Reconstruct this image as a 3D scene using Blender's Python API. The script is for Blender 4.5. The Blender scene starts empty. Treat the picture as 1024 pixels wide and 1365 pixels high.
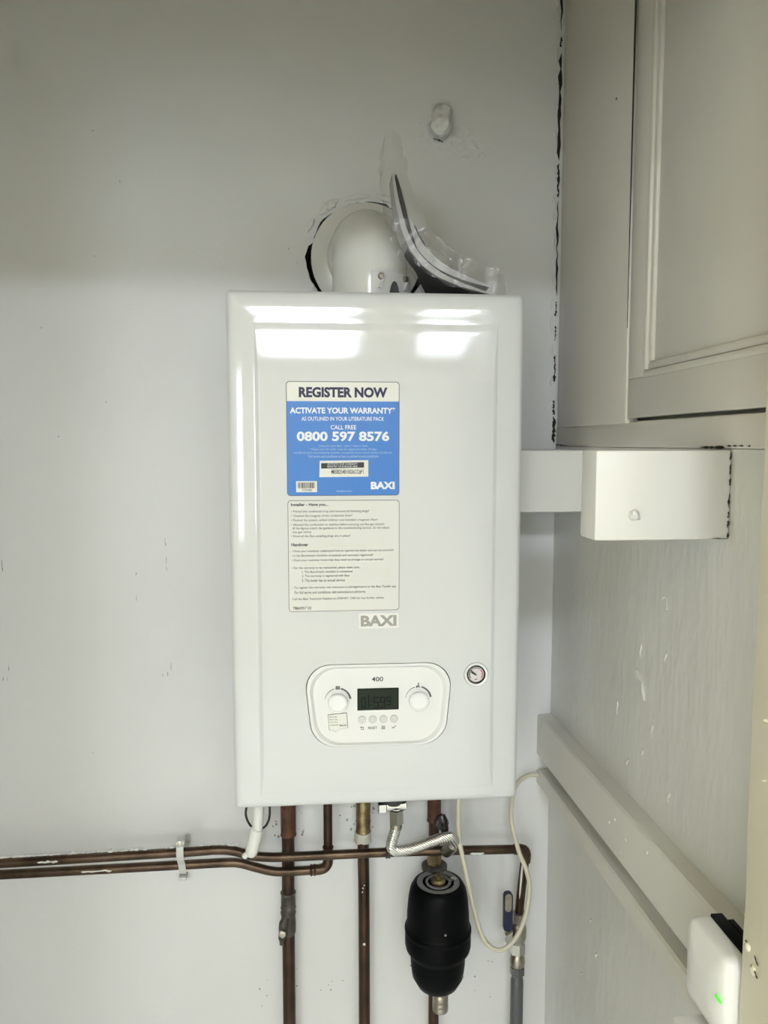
import bpy, bmesh, math, random
from mathutils import Vector, Matrix, noise

random.seed(7)
SC = bpy.context.scene
COL = SC.collection

# ------------------------------------------------------------------ camera
YAW, PITCH, ROLL = 0.0850, 0.0892, -0.0002
CAM = Vector((-0.0791, -1.297, 1.5516))
fwd = Vector((math.sin(YAW)*math.cos(PITCH), math.cos(YAW)*math.cos(PITCH), -math.sin(PITCH)))
rgt = Vector((math.cos(YAW), -math.sin(YAW), 0))
upv = rgt.cross(fwd)
r2 = math.cos(ROLL)*rgt + math.sin(ROLL)*upv
u2 = -math.sin(ROLL)*rgt + math.cos(ROLL)*upv
cd = bpy.data.cameras.new('camera'); cam = bpy.data.objects.new('camera', cd); COL.objects.link(cam)
cd.sensor_fit = 'HORIZONTAL'; cd.sensor_width = 36.0; cd.lens = 36.0*1025/1024; cd.clip_start = 0.02
cam.matrix_world = Matrix(((r2.x, u2.x, -fwd.x, CAM.x), (r2.y, u2.y, -fwd.y, CAM.y), (r2.z, u2.z, -fwd.z, CAM.z), (0, 0, 0, 1)))
SC.camera = cam

# ------------------------------------------------------------------ world, light, exposure
w = bpy.data.worlds.new('world'); SC.world = w; w.use_nodes = True
w.node_tree.nodes['Background'].inputs[0].default_value = (0.75, 0.85, 1.0, 1)
w.node_tree.nodes['Background'].inputs[1].default_value = 1.5
LAMP_STRENGTH = 72.0
FILL_POWER = 21.0
wl = bpy.data.lights.new('added_window_fill', 'AREA'); wl.shape = 'RECTANGLE'; wl.size = 0.55; wl.size_y = 1.15  # fill light added to brighten the right wall
wl.energy = FILL_POWER; wl.color = (0.90, 0.96, 1.0)
wlo = bpy.data.objects.new('added_window_fill', wl); COL.objects.link(wlo)
wlo.location = (-1.35, -4.15, 1.50); wlo.rotation_euler = (math.radians(90), 0, 0)   # shines towards +y
SC.view_settings.view_transform = 'Standard'; SC.view_settings.look = 'None'
SC.view_settings.gamma = 1.0; SC.view_settings.use_curve_mapping = False
SC.view_settings.exposure = 0.0

# ------------------------------------------------------------------ materials
def srgb(r, g, b):
    f = lambda c: c/12.92 if c <= 0.04045 else ((c+0.055)/1.055)**2.4
    return (f(r/255), f(g/255), f(b/255), 1)

def mat(name, col, rough=0.5, metal=0.0, spec=0.5, bump=None, vary=None, coat=0.0, emit=None, alpha=None, stretch=None):
    m = bpy.data.materials.new(name); m.use_nodes = True
    nt = m.node_tree; b = nt.nodes['Principled BSDF']
    b.inputs['Base Color'].default_value = col; b.inputs['Roughness'].default_value = rough
    b.inputs['Metallic'].default_value = metal; b.inputs['Specular IOR Level'].default_value = spec
    b.inputs['Coat Weight'].default_value = coat; b.inputs['Coat Roughness'].default_value = 0.05
    tc = nt.nodes.new('ShaderNodeTexCoord'); mp = nt.nodes.new('ShaderNodeMapping')
    nt.links.new(tc.outputs['Object'], mp.inputs[0])
    if stretch: mp.inputs['Scale'].default_value = stretch
    if vary:                                   # (scale, colour2, low, high)
        n = nt.nodes.new('ShaderNodeTexNoise'); n.inputs['Scale'].default_value = vary[0]; n.inputs['Detail'].default_value = 5
        r = nt.nodes.new('ShaderNodeValToRGB'); r.color_ramp.elements[0].position = vary[2]; r.color_ramp.elements[1].position = vary[3]
        r.color_ramp.elements[0].color = vary[1]; r.color_ramp.elements[1].color = col
        nt.links.new(mp.outputs[0], n.inputs[0]); nt.links.new(n.outputs['Fac'], r.inputs[0]); nt.links.new(r.outputs[0], b.inputs['Base Color'])
    if bump:                                   # list of (scale, strength, distance)
        prev = None
        for s, st, d in bump:
            n = nt.nodes.new('ShaderNodeTexNoise'); n.inputs['Scale'].default_value = s; n.inputs['Detail'].default_value = 3
            nt.links.new(mp.outputs[0], n.inputs[0])
            bp = nt.nodes.new('ShaderNodeBump'); bp.inputs['Strength'].default_value = st; bp.inputs['Distance'].default_value = d
            nt.links.new(n.outputs['Fac'], bp.inputs['Height'])
            if prev: nt.links.new(prev.outputs[0], bp.inputs['Normal'])
            prev = bp
        nt.links.new(prev.outputs[0], b.inputs['Normal'])
    if emit:
        b.inputs['Emission Color'].default_value = emit[0]; b.inputs['Emission Strength'].default_value = emit[1]
    return m

M = {}
PAINT = (0.745, 0.748, 0.732, 1)
M['wall'] = mat('wall_paint', PAINT, 0.42, bump=[(3.0, 0.35, 0.012), (30, 0.16, 0.005), (160, 0.12, 0.001)], vary=(2.2, (0.705, 0.707, 0.690, 1), 0.35, 0.65))
M['rwall'] = mat('gloss_wall_paint', (0.735, 0.73, 0.695, 1), 0.30, bump=[(5.0, 0.4, 0.010), (30, 0.45, 0.005), (120, 0.15, 0.001)], vary=(3, (0.70, 0.695, 0.655, 1), 0.35, 0.65), stretch=(1, 1, 0.35))
M['wood'] = mat('gloss_white_wood', (0.74, 0.72, 0.655, 1), 0.36, bump=[(14, 0.18, 0.004), (90, 0.10, 0.001)], vary=(6, (0.69, 0.67, 0.60, 1), 0.3, 0.7), stretch=(1, 1, 0.3))
M['block'] = mat('fresh_white_wood', (0.73, 0.725, 0.69, 1), 0.40, bump=[(20, 0.2, 0.003), (110, 0.1, 0.001)])
M['cupboard'] = mat('cupboard_paint', (0.70, 0.67, 0.60, 1), 0.38, bump=[(10, 0.12, 0.004), (90, 0.08, 0.001)], stretch=(1, 1, 0.2))
M['jamb'] = mat('cream_paint', (0.76, 0.71, 0.55, 1), 0.38, bump=[(9, 0.3, 0.006), (70, 0.2, 0.002)], stretch=(1, 1, 0.4))
M['roomwall'] = mat('cream_room_wall', (0.84, 0.795, 0.67, 1), 0.7, bump=[(60, 0.1, 0.001)])
M['ceil'] = mat('ceiling_paint', (0.80, 0.68, 0.38, 1), 0.8, bump=[(60, 0.1, 0.001)])
M['floor'] = mat('pale_vinyl', (0.80, 0.82, 0.82, 1), 0.5, bump=[(40, 0.1, 0.001)], vary=(9, (0.75, 0.77, 0.77, 1), 0.4, 0.6))
M['gap'] = mat('dark_gap_dirt_shade', (0.022, 0.020, 0.016, 1), 0.9, bump=[(200, 0.3, 0.001)])  # dark joints and holes; also paints the shade in the door gap
M['rubble'] = mat('broken_plaster', (0.12, 0.10, 0.07, 1), 0.95, bump=[(120, 0.8, 0.006)], vary=(60, (0.04, 0.032, 0.02, 1), 0.4, 0.6))
M['plaster'] = mat('lumpy_plaster', (0.66, 0.64, 0.55, 1), 0.6, bump=[(120, 0.6, 0.004), (40, 0.5, 0.006)])
M['scuff'] = mat('grey_scuff', (0.30, 0.29, 0.26, 1), 0.8, bump=[(200, 0.2, 0.001)])
M['boiler'] = mat('boiler_white_enamel', (0.665, 0.677, 0.675, 1), 0.07, spec=0.5, bump=[(220, 0.035, 0.0006)])
M['boilerplain'] = mat('boiler_side_steel', (0.74, 0.75, 0.73, 1), 0.3, bump=[(300, 0.02, 0.0005)])
M['panel'] = mat('panel_plastic', (0.78, 0.785, 0.77, 1), 0.38, bump=[(600, 0.03, 0.0003)])
M['knobm'] = mat('knob_plastic', (0.84, 0.845, 0.835, 1), 0.30, bump=[(500, 0.02, 0.0003)])
M['button'] = mat('clear_grey_button', (0.66, 0.66, 0.63, 1), 0.2, bump=[(300, 0.02, 0.0003)])
M['groove'] = mat('groove_dark', (0.05, 0.05, 0.05, 1), 0.7, bump=[(300, 0.02, 0.0003)])
M['darkmetal'] = mat('dark_chassis', (0.05, 0.05, 0.05, 1), 0.6, bump=[(200, 0.05, 0.0005)])
M['lcd'] = mat('lcd_glass', (0.010, 0.014, 0.010, 1), 0.2, spec=0.2, bump=[(300, 0.01, 0.0002)])
M['lcdseg'] = mat('lcd_segment', (0.003, 0.004, 0.003, 1), 0.5, spec=0.05, bump=[(300, 0.01, 0.0002)])
M['lcdghost'] = mat('lcd_window', (0.020, 0.027, 0.019, 1), 0.25, spec=0.15, bump=[(300, 0.01, 0.0002)])
M['ink'] = mat('dark_ink', (0.035, 0.035, 0.04, 1), 0.6, bump=[(300, 0.01, 0.0002)])
M['inkgrey'] = mat('grey_ink', (0.10, 0.10, 0.10, 1), 0.6, bump=[(300, 0.01, 0.0002)])
M['inknavy'] = mat('navy_ink', (0.012, 0.012, 0.06, 1), 0.5, bump=[(300, 0.01, 0.0002)])
M['stickerwhite'] = mat('sticker_cream', (0.76, 0.757, 0.70, 1), 0.4, bump=[(300, 0.01, 0.0002)])
M['stickergrey'] = mat('sticker_grey_white', (0.70, 0.70, 0.66, 1), 0.4, bump=[(300, 0.01, 0.0002)])
M['stickerblue'] = mat('sticker_blue', srgb(58, 124, 205), 0.35, bump=[(300, 0.01, 0.0002)])
M['inkwhite'] = mat('white_ink', (0.80, 0.84, 0.86, 1), 0.5, bump=[(300, 0.01, 0.0002)])
M['inkpale'] = mat('pale_blue_ink', (0.42, 0.58, 0.78, 1), 0.5, bump=[(300, 0.01, 0.0002)])
M['silver'] = mat('silver_badge', (0.33, 0.33, 0.32, 1), 0.30, metal=0.3, bump=[(300, 0.02, 0.0002)])
M['badgeplate'] = mat('badge_clear_plate', (0.80, 0.80, 0.77, 1), 0.2, bump=[(300, 0.02, 0.0002)])
M['gaugered'] = mat('gauge_red', (0.42, 0.12, 0.14, 1), 0.5, bump=[(300, 0.01, 0.0002)])
M['gaugegreen'] = mat('gauge_green', (0.06, 0.20, 0.10, 1), 0.5, bump=[(300, 0.01, 0.0002)])
M['gaugepink'] = mat('gauge_dial', (0.72, 0.66, 0.66, 1), 0.4, bump=[(300, 0.01, 0.0002)])
M['chrome'] = mat('chrome', (0.62, 0.62, 0.60, 1), 0.14, metal=1.0, bump=[(60, 0.05, 0.001)])
M['nickel'] = mat('dull_nickel', (0.48, 0.46, 0.41, 1), 0.32, metal=1.0, bump=[(90, 0.1, 0.001)], vary=(60, (0.34, 0.31, 0.26, 1), 0.35, 0.65))
M['brass'] = mat('dirty_brass', (0.36, 0.29, 0.16, 1), 0.42, metal=0.85, bump=[(90, 0.2, 0.001)], vary=(70, (0.16, 0.12, 0.06, 1), 0.35, 0.65))
M['copper'] = mat('tarnished_copper', (0.135, 0.090, 0.060, 1), 0.38, metal=0.8, bump=[(70, 0.12, 0.001)], vary=(26, (0.062, 0.041, 0.028, 1), 0.35, 0.68))
M['copperdark'] = mat('dark_copper', (0.085, 0.047, 0.030, 1), 0.45, metal=0.6, bump=[(70, 0.15, 0.001)], vary=(22, (0.042, 0.024, 0.016, 1), 0.35, 0.7))
M['rust'] = mat('rusty_copper', (0.13, 0.060, 0.032, 1), 0.7, metal=0.3, bump=[(110, 0.6, 0.002)], vary=(45, (0.07, 0.03, 0.015, 1), 0.35, 0.65))
M['greyfit'] = mat('dark_grey_fitting', (0.10, 0.095, 0.085, 1), 0.5, metal=0.4, bump=[(90, 0.3, 0.002)], vary=(60, (0.05, 0.045, 0.035, 1), 0.35, 0.65))
M['greypipe'] = mat('grey_pipe', (0.11, 0.115, 0.12, 1), 0.38, metal=0.2, bump=[(40, 0.1, 0.001)])
M['black'] = mat('black_plastic', (0.0022, 0.0026, 0.003, 1), 0.42, spec=0.07, bump=[(240, 0.04, 0.0005)])
M['blackgloss'] = mat('black_gloss', (0.010, 0.010, 0.011, 1), 0.25, bump=[(240, 0.04, 0.0005)])
M['ringgrey'] = mat('grey_ring', (0.20, 0.20, 0.20, 1), 0.4, bump=[(240, 0.04, 0.0005)])
M['whiteplastic'] = mat('white_plastic', (0.80, 0.80, 0.76, 1), 0.30, bump=[(100, 0.03, 0.0005)])
M['flue'] = mat('flue_white', (0.74, 0.74, 0.70, 1), 0.16, bump=[(60, 0.02, 0.0008)])
M['bracketgrey'] = mat('pale_grey_clamp', (0.60, 0.60, 0.58, 1), 0.35, bump=[(100, 0.03, 0.0005)])
M['cable'] = mat('cream_cable', (0.62, 0.58, 0.46, 1), 0.42, bump=[(90, 0.05, 0.0005)])
M['bluegrip'] = mat('blue_lever_sleeve', (0.010, 0.012, 0.045, 1), 0.35, bump=[(90, 0.05, 0.0005)])
M['pages'] = mat('booklet_pages', (0.44, 0.44, 0.44, 1), 0.6, bump=[(400, 0.15, 0.0008)])
M['bookshade'] = mat('dark_booklet_shade', (0.006, 0.006, 0.010, 1), 0.5, spec=0.15, bump=[(100, 0.05, 0.0005)])  # near-black standing for shade under and between the booklets
M['led'] = mat('green_led', (0.1, 0.6, 0.1, 1), 0.3, emit=((0.20, 1.0, 0.08, 1), 0.55), bump=[(100, 0.01, 0.0003)])
M['lamp'] = mat('lamp_diffuser', (0.9, 0.9, 0.88, 1), 0.4, emit=((0.865, 0.935, 1.05, 1), LAMP_STRENGTH), bump=[(100, 0.01, 0.0003)])
M['lampdim'] = mat('dim_lamp_diffuser', (0.9, 0.9, 0.88, 1), 0.4, emit=((0.865, 0.935, 1.05, 1), LAMP_STRENGTH*0.45), bump=[(100, 0.01, 0.0003)])

def braid_mat():
    m = mat('steel_braid', (0.78, 0.78, 0.76, 1), 0.25, metal=1.0)
    nt = m.node_tree; b = nt.nodes['Principled BSDF']
    tc = nt.nodes.new('ShaderNodeTexCoord'); mp = nt.nodes.new('ShaderNodeMapping'); mp.inputs['Scale'].default_value = (1, 1, 1)
    wv = nt.nodes.new('ShaderNodeTexWave'); wv.inputs['Scale'].default_value = 130; wv.wave_type = 'BANDS'; wv.bands_direction = 'DIAGONAL'
    bp = nt.nodes.new('ShaderNodeBump'); bp.inputs['Strength'].default_value = 0.6; bp.inputs['Distance'].default_value = 0.0012
    nt.links.new(tc.outputs['Object'], mp.inputs[0]); nt.links.new(mp.outputs[0], wv.inputs[0]); nt.links.new(wv.outputs['Fac'], bp.inputs['Height'])
    nt.links.new(bp.outputs[0], b.inputs['Normal'])
    return m
M['braid'] = braid_mat()

def film_mat():
    m = bpy.data.materials.new('clear_polythene'); m.use_nodes = True; nt = m.node_tree
    for n in list(nt.nodes):
        if n.type != 'OUTPUT_MATERIAL': nt.nodes.remove(n)
    out = nt.nodes['Material Output']
    tr = nt.nodes.new('ShaderNodeBsdfTransparent'); tr.inputs[0].default_value = (0.93, 0.93, 0.92, 1)
    gl = nt.nodes.new('ShaderNodeBsdfGlossy'); gl.inputs['Roughness'].default_value = 0.16; gl.inputs[0].default_value = (0.9, 0.9, 0.9, 1)
    df = nt.nodes.new('ShaderNodeBsdfDiffuse'); df.inputs[0].default_value = (0.75, 0.75, 0.73, 1)
    tc = nt.nodes.new('ShaderNodeTexCoord'); n = nt.nodes.new('ShaderNodeTexNoise'); n.inputs['Scale'].default_value = 45; n.inputs['Detail'].default_value = 3
    bp = nt.nodes.new('ShaderNodeBump'); bp.inputs['Strength'].default_value = 0.8; bp.inputs['Distance'].default_value = 0.006
    nt.links.new(tc.outputs['Object'], n.inputs[0]); nt.links.new(n.outputs['Fac'], bp.inputs['Height']); nt.links.new(bp.outputs[0], gl.inputs['Normal'])
    m1 = nt.nodes.new('ShaderNodeMixShader'); m1.inputs[0].default_value = 0.72
    nt.links.new(gl.outputs[0], m1.inputs[1]); nt.links.new(df.outputs[0], m1.inputs[2])
    m2 = nt.nodes.new('ShaderNodeMixShader'); m2.inputs[0].default_value = 0.085
    nt.links.new(tr.outputs[0], m2.inputs[1]); nt.links.new(m1.outputs[0], m2.inputs[2])
    nt.links.new(m2.outputs[0], out.inputs['Surface'])
    return m
M['film'] = film_mat()

def glass_mat():
    m = bpy.data.materials.new('added_window_glass'); m.use_nodes = True; nt = m.node_tree
    for n in list(nt.nodes):
        if n.type != 'OUTPUT_MATERIAL': nt.nodes.remove(n)
    tr = nt.nodes.new('ShaderNodeBsdfTransparent'); gl = nt.nodes.new('ShaderNodeBsdfGlossy'); gl.inputs['Roughness'].default_value = 0.02
    mx = nt.nodes.new('ShaderNodeMixShader'); mx.inputs[0].default_value = 0.06
    nt.links.new(tr.outputs[0], mx.inputs[1]); nt.links.new(gl.outputs[0], mx.inputs[2]); nt.links.new(mx.outputs[0], nt.nodes['Material Output'].inputs['Surface'])
    return m
M['glass'] = glass_mat()

# ------------------------------------------------------------------ mesh helpers (world metres)
def box(bm, x0, x1, y0, y1, z0, z1, bev=0.0, seg=2):
    b2 = bmesh.new()
    bmesh.ops.create_cube(b2, size=1.0)
    for v in b2.verts:
        v.co = Vector(((x0+x1)/2+v.co.x*(x1-x0), (y0+y1)/2+v.co.y*(y1-y0), (z0+z1)/2+v.co.z*(z1-z0)))
    if bev: bmesh.ops.bevel(b2, geom=list(b2.edges), offset=bev, segments=seg, affect='EDGES', profile=0.5)
    join(bm, b2); return bm

def join(bm, b2, mtx=None):
    if mtx is not None: bmesh.ops.transform(b2, matrix=mtx, verts=b2.verts)
    me = bpy.data.meshes.new('tmp'); b2.to_mesh(me); b2.free(); bm.from_mesh(me); bpy.data.meshes.remove(me)

def newbox(*a, **k): return box(bmesh.new(), *a, **k)

def smooth_path(pts, n=8):
    P = [Vector(p) for p in pts]
    if len(P) < 3: return P
    Q = [P[0]*2-P[1]] + P + [P[-1]*2-P[-2]]
    out = []
    for i in range(1, len(Q)-2):
        a, b, c, d = Q[i-1], Q[i], Q[i+1], Q[i+2]
        for k in range(n):
            t = k/n
            out.append(0.5*((2*b)+(c-a)*t+(2*a-5*b+4*c-d)*t*t+(3*b-a-3*c+d)*t**3))
    out.append(P[-1]); return out

def tube(bm, path, r, seg=14, caps=True):
    """r: number or list per point"""
    P = [Vector(p) for p in path]; R = r if isinstance(r, (list, tuple)) else [r]*len(P)
    rings = []; up = None
    for i, p in enumerate(P):
        t = (P[min(i+1, len(P)-1)]-P[max(i-1, 0)]).normalized()
        if up is None:
            up = Vector((0, 0, 1)) if abs(t.z) < 0.9 else Vector((0, 1, 0))
        a = t.cross(up).normalized(); up = a.cross(t).normalized()
        rings.append([bm.verts.new(p+(a*math.cos(2*math.pi*k/seg)+up*math.sin(2*math.pi*k/seg))*R[i]) for k in range(seg)])
    for i in range(len(rings)-1):
        for k in range(seg):
            bm.faces.new((rings[i][k], rings[i][(k+1) % seg], rings[i+1][(k+1) % seg], rings[i+1][k]))
    if caps:
        bm.faces.new(rings[0][::-1]); bm.faces.new(rings[-1])
    return bm

def lathe(bm, prof, base, axis=(0, 0, 1), seg=32):
    """prof: (radius, height) pairs along axis from base"""
    ax = Vector(axis).normalized(); s = Vector((1, 0, 0)) if abs(ax.x) < 0.9 else Vector((0, 1, 0))
    a = ax.cross(s).normalized(); b = ax.cross(a); base = Vector(base); rings = []
    for r, h in prof:
        if r < 1e-6: rings.append([bm.verts.new(base+ax*h)])
        else: rings.append([bm.verts.new(base+ax*h+(a*math.cos(2*math.pi*k/seg)+b*math.sin(2*math.pi*k/seg))*r) for k in range(seg)])
    for i in range(len(rings)-1):
        A, B = rings[i], rings[i+1]
        for k in range(seg):
            k2 = (k+1) % seg
            if len(A) == 1 and len(B) == 1: continue
            if len(A) == 1: bm.faces.new((A[0], B[k2], B[k]))
            elif len(B) == 1: bm.faces.new((A[k], A[k2], B[0]))
            else: bm.faces.new((A[k], A[k2], B[k2], B[k]))
    if len(rings[0]) > 1: bm.faces.new(rings[0])
    if len(rings[-1]) > 1: bm.faces.new(rings[-1])
    return bm

def prism_xz(bm, pts, y_front, y_back):
    """closed outline in (x, z), extruded in y"""
    f = [bm.verts.new((x, y_front, z)) for x, z in pts]; b = [bm.verts.new((x, y_back, z)) for x, z in pts]
    n = len(pts)
    bm.faces.new(f); bm.faces.new(b[::-1])
    for i in range(n): bm.faces.new((f[i], f[(i+1) % n], b[(i+1) % n], b[i]))
    return bm

def rrect(x0, x1, z0, z1, r, n=6):
    out = []
    for cx, cz, a0 in ((x1-r, z1-r, 0), (x0+r, z1-r, 90), (x0+r, z0+r, 180), (x1-r, z0+r, 270)):
        for k in range(n+1):
            a = math.radians(a0+90*k/n); out.append((cx+r*math.cos(a), cz+r*math.sin(a)))
    return out

def rpoly(corners, radii, n=8):
    """round the corners of a polygon"""
    out = []; N = len(corners)
    for i in range(N):
        p = Vector(corners[i]); a = (Vector(corners[i-1])-p).normalized(); b = (Vector(corners[(i+1) % N])-p).normalized()
        ang = a.angle(b); d = radii[i]/math.tan(ang/2)
        c = p+(a+b).normalized()*(radii[i]/math.sin(ang/2))
        s = p+a*d-c; e = p+b*d-c
        sa = math.atan2(s.y, s.x); ea = math.atan2(e.y, e.x); da = (ea-sa+math.pi) % (2*math.pi)-math.pi
        for k in range(n+1):
            t = sa+da*k/n; out.append((c.x+radii[i]*math.cos(t), c.y+radii[i]*math.sin(t)))
    return out

def shade(me, angle=35):
    for p in me.polygons: p.use_smooth = True
    try: me.set_sharp_from_angle(angle=math.radians(angle))
    except Exception: pass

def obj(name, bm, material, parent=None, label=None, cat=None, group=None, kind=None, sharp=35, origin=None, recalc=True):
    if isinstance(bm, bpy.types.Mesh): me = bm
    else:
        if recalc: bmesh.ops.recalc_face_normals(bm, faces=bm.faces)
        me = bpy.data.meshes.new(name); bm.to_mesh(me); bm.free()
    co = [v.co for v in me.vertices]
    lo = [min(c[i] for c in co) for i in range(3)]; hi = [max(c[i] for c in co) for i in range(3)]
    o0 = Vector(origin) if origin else Vector(((lo[0]+hi[0])/2, (lo[1]+hi[1])/2, lo[2]))
    me.transform(Matrix.Translation(-o0)); me.name = name
    shade(me, sharp)
    me.materials.clear(); me.materials.append(M[material])
    o = bpy.data.objects.new(name, me); COL.objects.link(o)
    put(o, o0, parent); tag(o, label, cat, group, kind)
    return o

ORI = {}
def put(o, wloc, parent=None):
    ORI[o.name] = Vector(wloc)
    if parent is not None:
        o.parent = parent; o.location = Vector(wloc)-ORI[parent.name]
    else: o.location = wloc

def tag(o, label=None, cat=None, group=None, kind=None):
    if label: o['label'] = label
    if cat: o['category'] = cat
    if group: o['group'] = group
    if kind: o['kind'] = kind
    return o

def thing(name, loc, label, cat, group=None):
    o = bpy.data.objects.new(name, None); COL.objects.link(o); o.empty_display_size = 0.02
    put(o, Vector(loc)); return tag(o, label, cat, group)

def copy_part(src, wloc, parent, rot=None):
    c = src.copy(); COL.objects.link(c); put(c, Vector(wloc), parent)
    if rot: c.rotation_euler = rot
    return c

def text(name, body, cx, cz, width, height, y, material, parent, bold=0.0, left=False):
    """flat print facing -y; width/height in metres (either may be None)"""
    cu = bpy.data.curves.new('t', 'FONT'); cu.body = body; cu.size = 1.0; cu.offset = bold; cu.resolution_u = 3
    to = bpy.data.objects.new('t', cu); COL.objects.link(to)
    bpy.context.view_layer.update()
    me = bpy.data.meshes.new_from_object(to.evaluated_get(bpy.context.evaluated_depsgraph_get()))
    bpy.data.objects.remove(to); bpy.data.curves.remove(cu)
    xs = [v.co.x for v in me.vertices]; ys = [v.co.y for v in me.vertices]
    wx, hy = max(xs)-min(xs), max(ys)-min(ys)
    sx = width/wx if width else height/hy
    sy = height/hy if height else sx
    ox = min(xs) if left else (min(xs)+max(xs))/2; oy = (min(ys)+max(ys))/2
    for v in me.vertices:
        v.co = Vector((cx+(v.co.x-ox)*sx, y, cz+(v.co.y-oy)*sy))
    return obj(name, me, material, parent)

def wob(p, s, a): return noise.noise(Vector(p)*s)*a

# ------------------------------------------------------------------ the closet and the room in front of it
XR = 0.3277          # right wall plane
CEIL = 2.45
def struct(name, bm, material, **k): return obj(name, bm, material, kind='structure', **k)

# back wall, with the ragged hole the flue passes through
bm = bmesh.new()
outer = [(-1.0, 0.0), (XR+0.05, 0.0), (XR+0.05, CEIL), (-1.0, CEIL)]
HC = (0.004, 1.856)
hole = []
for k in range(72):
    a = 2*math.pi*k/72
    rr = 0.097+0.006*noise.noise(Vector((math.cos(a)*2.2, math.sin(a)*2.2, 3.1)))+0.004*noise.noise(Vector((math.cos(a)*9, math.sin(a)*9, 7.7)))
    rr -= 0.008*max(0, math.cos(a-1.6))**2
    if 2.9 < a < 3.6: rr += 0.005
    hole.append((HC[0]+rr*math.cos(a), HC[1]+rr*math.sin(a)))
def loop(bm, pts, y):
    vs = [bm.verts.new((x, y, z)) for x, z in pts]
    return vs, [bm.edges.new((vs[i], vs[(i+1) % len(vs)])) for i in range(len(vs))]
vo, eo = loop(bm, outer, 0.0); vh, eh = loop(bm, hole, 0.0)
bmesh.ops.triangle_fill(bm, edges=eo+eh, use_beauty=True)
vb = [bm.verts.new((HC[0]+(x-HC[0])*0.93+wob((x, z, 1), 60, 0.004), 0.09, HC[1]+(z-HC[1])*0.93)) for x, z in hole]
for f in bm.faces:
    if f.normal.y > 0: f.normal_flip()
wall_back = struct('wall_back', bm, 'wall', recalc=False, origin=(0, 0, 0))
bm = bmesh.new(); vf = [bm.verts.new((x, 0.0005, z)) for x, z in hole]
vb = [bm.verts.new((HC[0]+(x-HC[0])*0.95+wob((x, z, 1), 60, 0.004), 0.09, HC[1]+(z-HC[1])*0.95)) for x, z in hole]
for i in range(72): bm.faces.new((vf[i], vf[(i+1) % 72], vb[(i+1) % 72], vb[i]))
bm.faces.new(vb)
obj('hole_lining', bm, 'rubble', wall_back, label='dark broken masonry inside the flue hole', recalc=False)
# broken plaster rim lumps round the hole
for k, (ang, ln, rr, w_) in enumerate([(100, 26, 0.098, 0.010), (128, 24, 0.103, 0.013), (152, 14, 0.106, 0.009), (205, 20, 0.103, 0.006), (222, 16, 0.100, 0.006), (72, 18, 0.100, 0.010)]):
    bm = bmesh.new(); pts = []; rad = []
    for j in range(13):
        a = math.radians(ang-ln/2+ln*j/12); e = math.sin(math.pi*j/12)**0.6
        r_ = rr+wob((j*0.3, k, 0), 2.0, 0.003)
        pts.append((HC[0]+r_*math.cos(a), -0.002, HC[1]+r_*math.sin(a))); rad.append(max(0.0006, w_*0.55*e*(0.8+0.4*random.random())))
    tube(bm, pts, rad, seg=9)
    for v in bm.verts: v.co.y *= 0.6
    obj('plaster_lump', bm, 'wall', wall_back)

struct('wall_right', newbox(XR, XR+0.10, -0.74, 0.10, 0.0, 1.5455), 'rwall')
struct('wall_left', newbox(-1.10, -1.0, -0.74, 0.10, 0.0, CEIL), 'wall')
struct('floor', newbox(-1.75, 1.75, -4.25, 0.10, -0.06, 0.0), 'floor')
struct('ceiling', newbox(-1.75, 1.75, -4.25, 0.10, CEIL, CEIL+0.06), 'ceil')
# front wall: right pier, left pier, lintel; its opening is the doorway the picture is taken through
bm = bmesh.new()
box(bm, 0.300, 1.75, -0.84, -0.74, 0, CEIL); box(bm, -1.75, -0.66, -0.84, -0.74, 0, CEIL); box(bm, -0.66, 0.300, -0.84, -0.74, 2.02, CEIL)
struct('wall_front', bm, 'roomwall')
# doorway lining (jambs and head)
bm = bmesh.new()
box(bm, 0.268, 0.310, -0.87, -0.72, 0.0, 2.02, 0.003)
bmesh.ops.subdivide_edges(bm, edges=[e for e in bm.edges if abs(e.verts[0].co.z-e.verts[1].co.z) > 1], cuts=140)
for v in bm.verts:
    if 0.05 < v.co.z < 1.95 and v.co.x < 0.275: v.co.x += wob((0, v.co.y*3, v.co.z*14), 1.0, 0.0012); v.co.y += wob((4, 0, v.co.z*22), 1.0, 0.0012)
trim = struct('trim_1', bm, 'jamb')
struct('trim_2', newbox(-0.67, -0.62, -0.87, -0.72, 0, 2.02, 0.004), 'jamb')
struct('trim_3', newbox(-0.62, 0.268, -0.87, -0.72, 1.98, 2.03, 0.004), 'jamb')
# the room behind the camera
struct('wall_room_left', newbox(-1.85, -1.75, -4.25, -0.74, 0, CEIL), 'roomwall')
struct('wall_room_right', newbox(1.75, 1.85, -4.25, -0.74, 0, CEIL), 'roomwall')
bm = bmesh.new()
box(bm, -1.75, -1.65, -4.30, -4.20, 0, CEIL); box(bm, -1.05, 1.75, -4.30, -4.20, 0, CEIL)
box(bm, -1.65, -1.05, -4.30, -4.20, 0, 0.92); box(bm, -1.65, -1.05, -4.30, -4.20, 2.1, CEIL)
struct('wall_room_far', bm, 'roomwall')
bm = bmesh.new()
box(bm, -1.65, -1.60, -4.28, -4.22, 0.92, 2.1); box(bm, -1.10, -1.05, -4.28, -4.22, 0.92, 2.1)
box(bm, -1.60, -1.10, -4.28, -4.22, 0.92, 0.97); box(bm, -1.60, -1.10, -4.28, -4.22, 2.05, 2.1)
win = struct('added_window_1', bm, 'whiteplastic')  # unseen window added to go with the fill light
obj('pane', newbox(-1.60, -1.10, -4.252, -4.248, 0.97, 2.05), 'glass', win)
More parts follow.
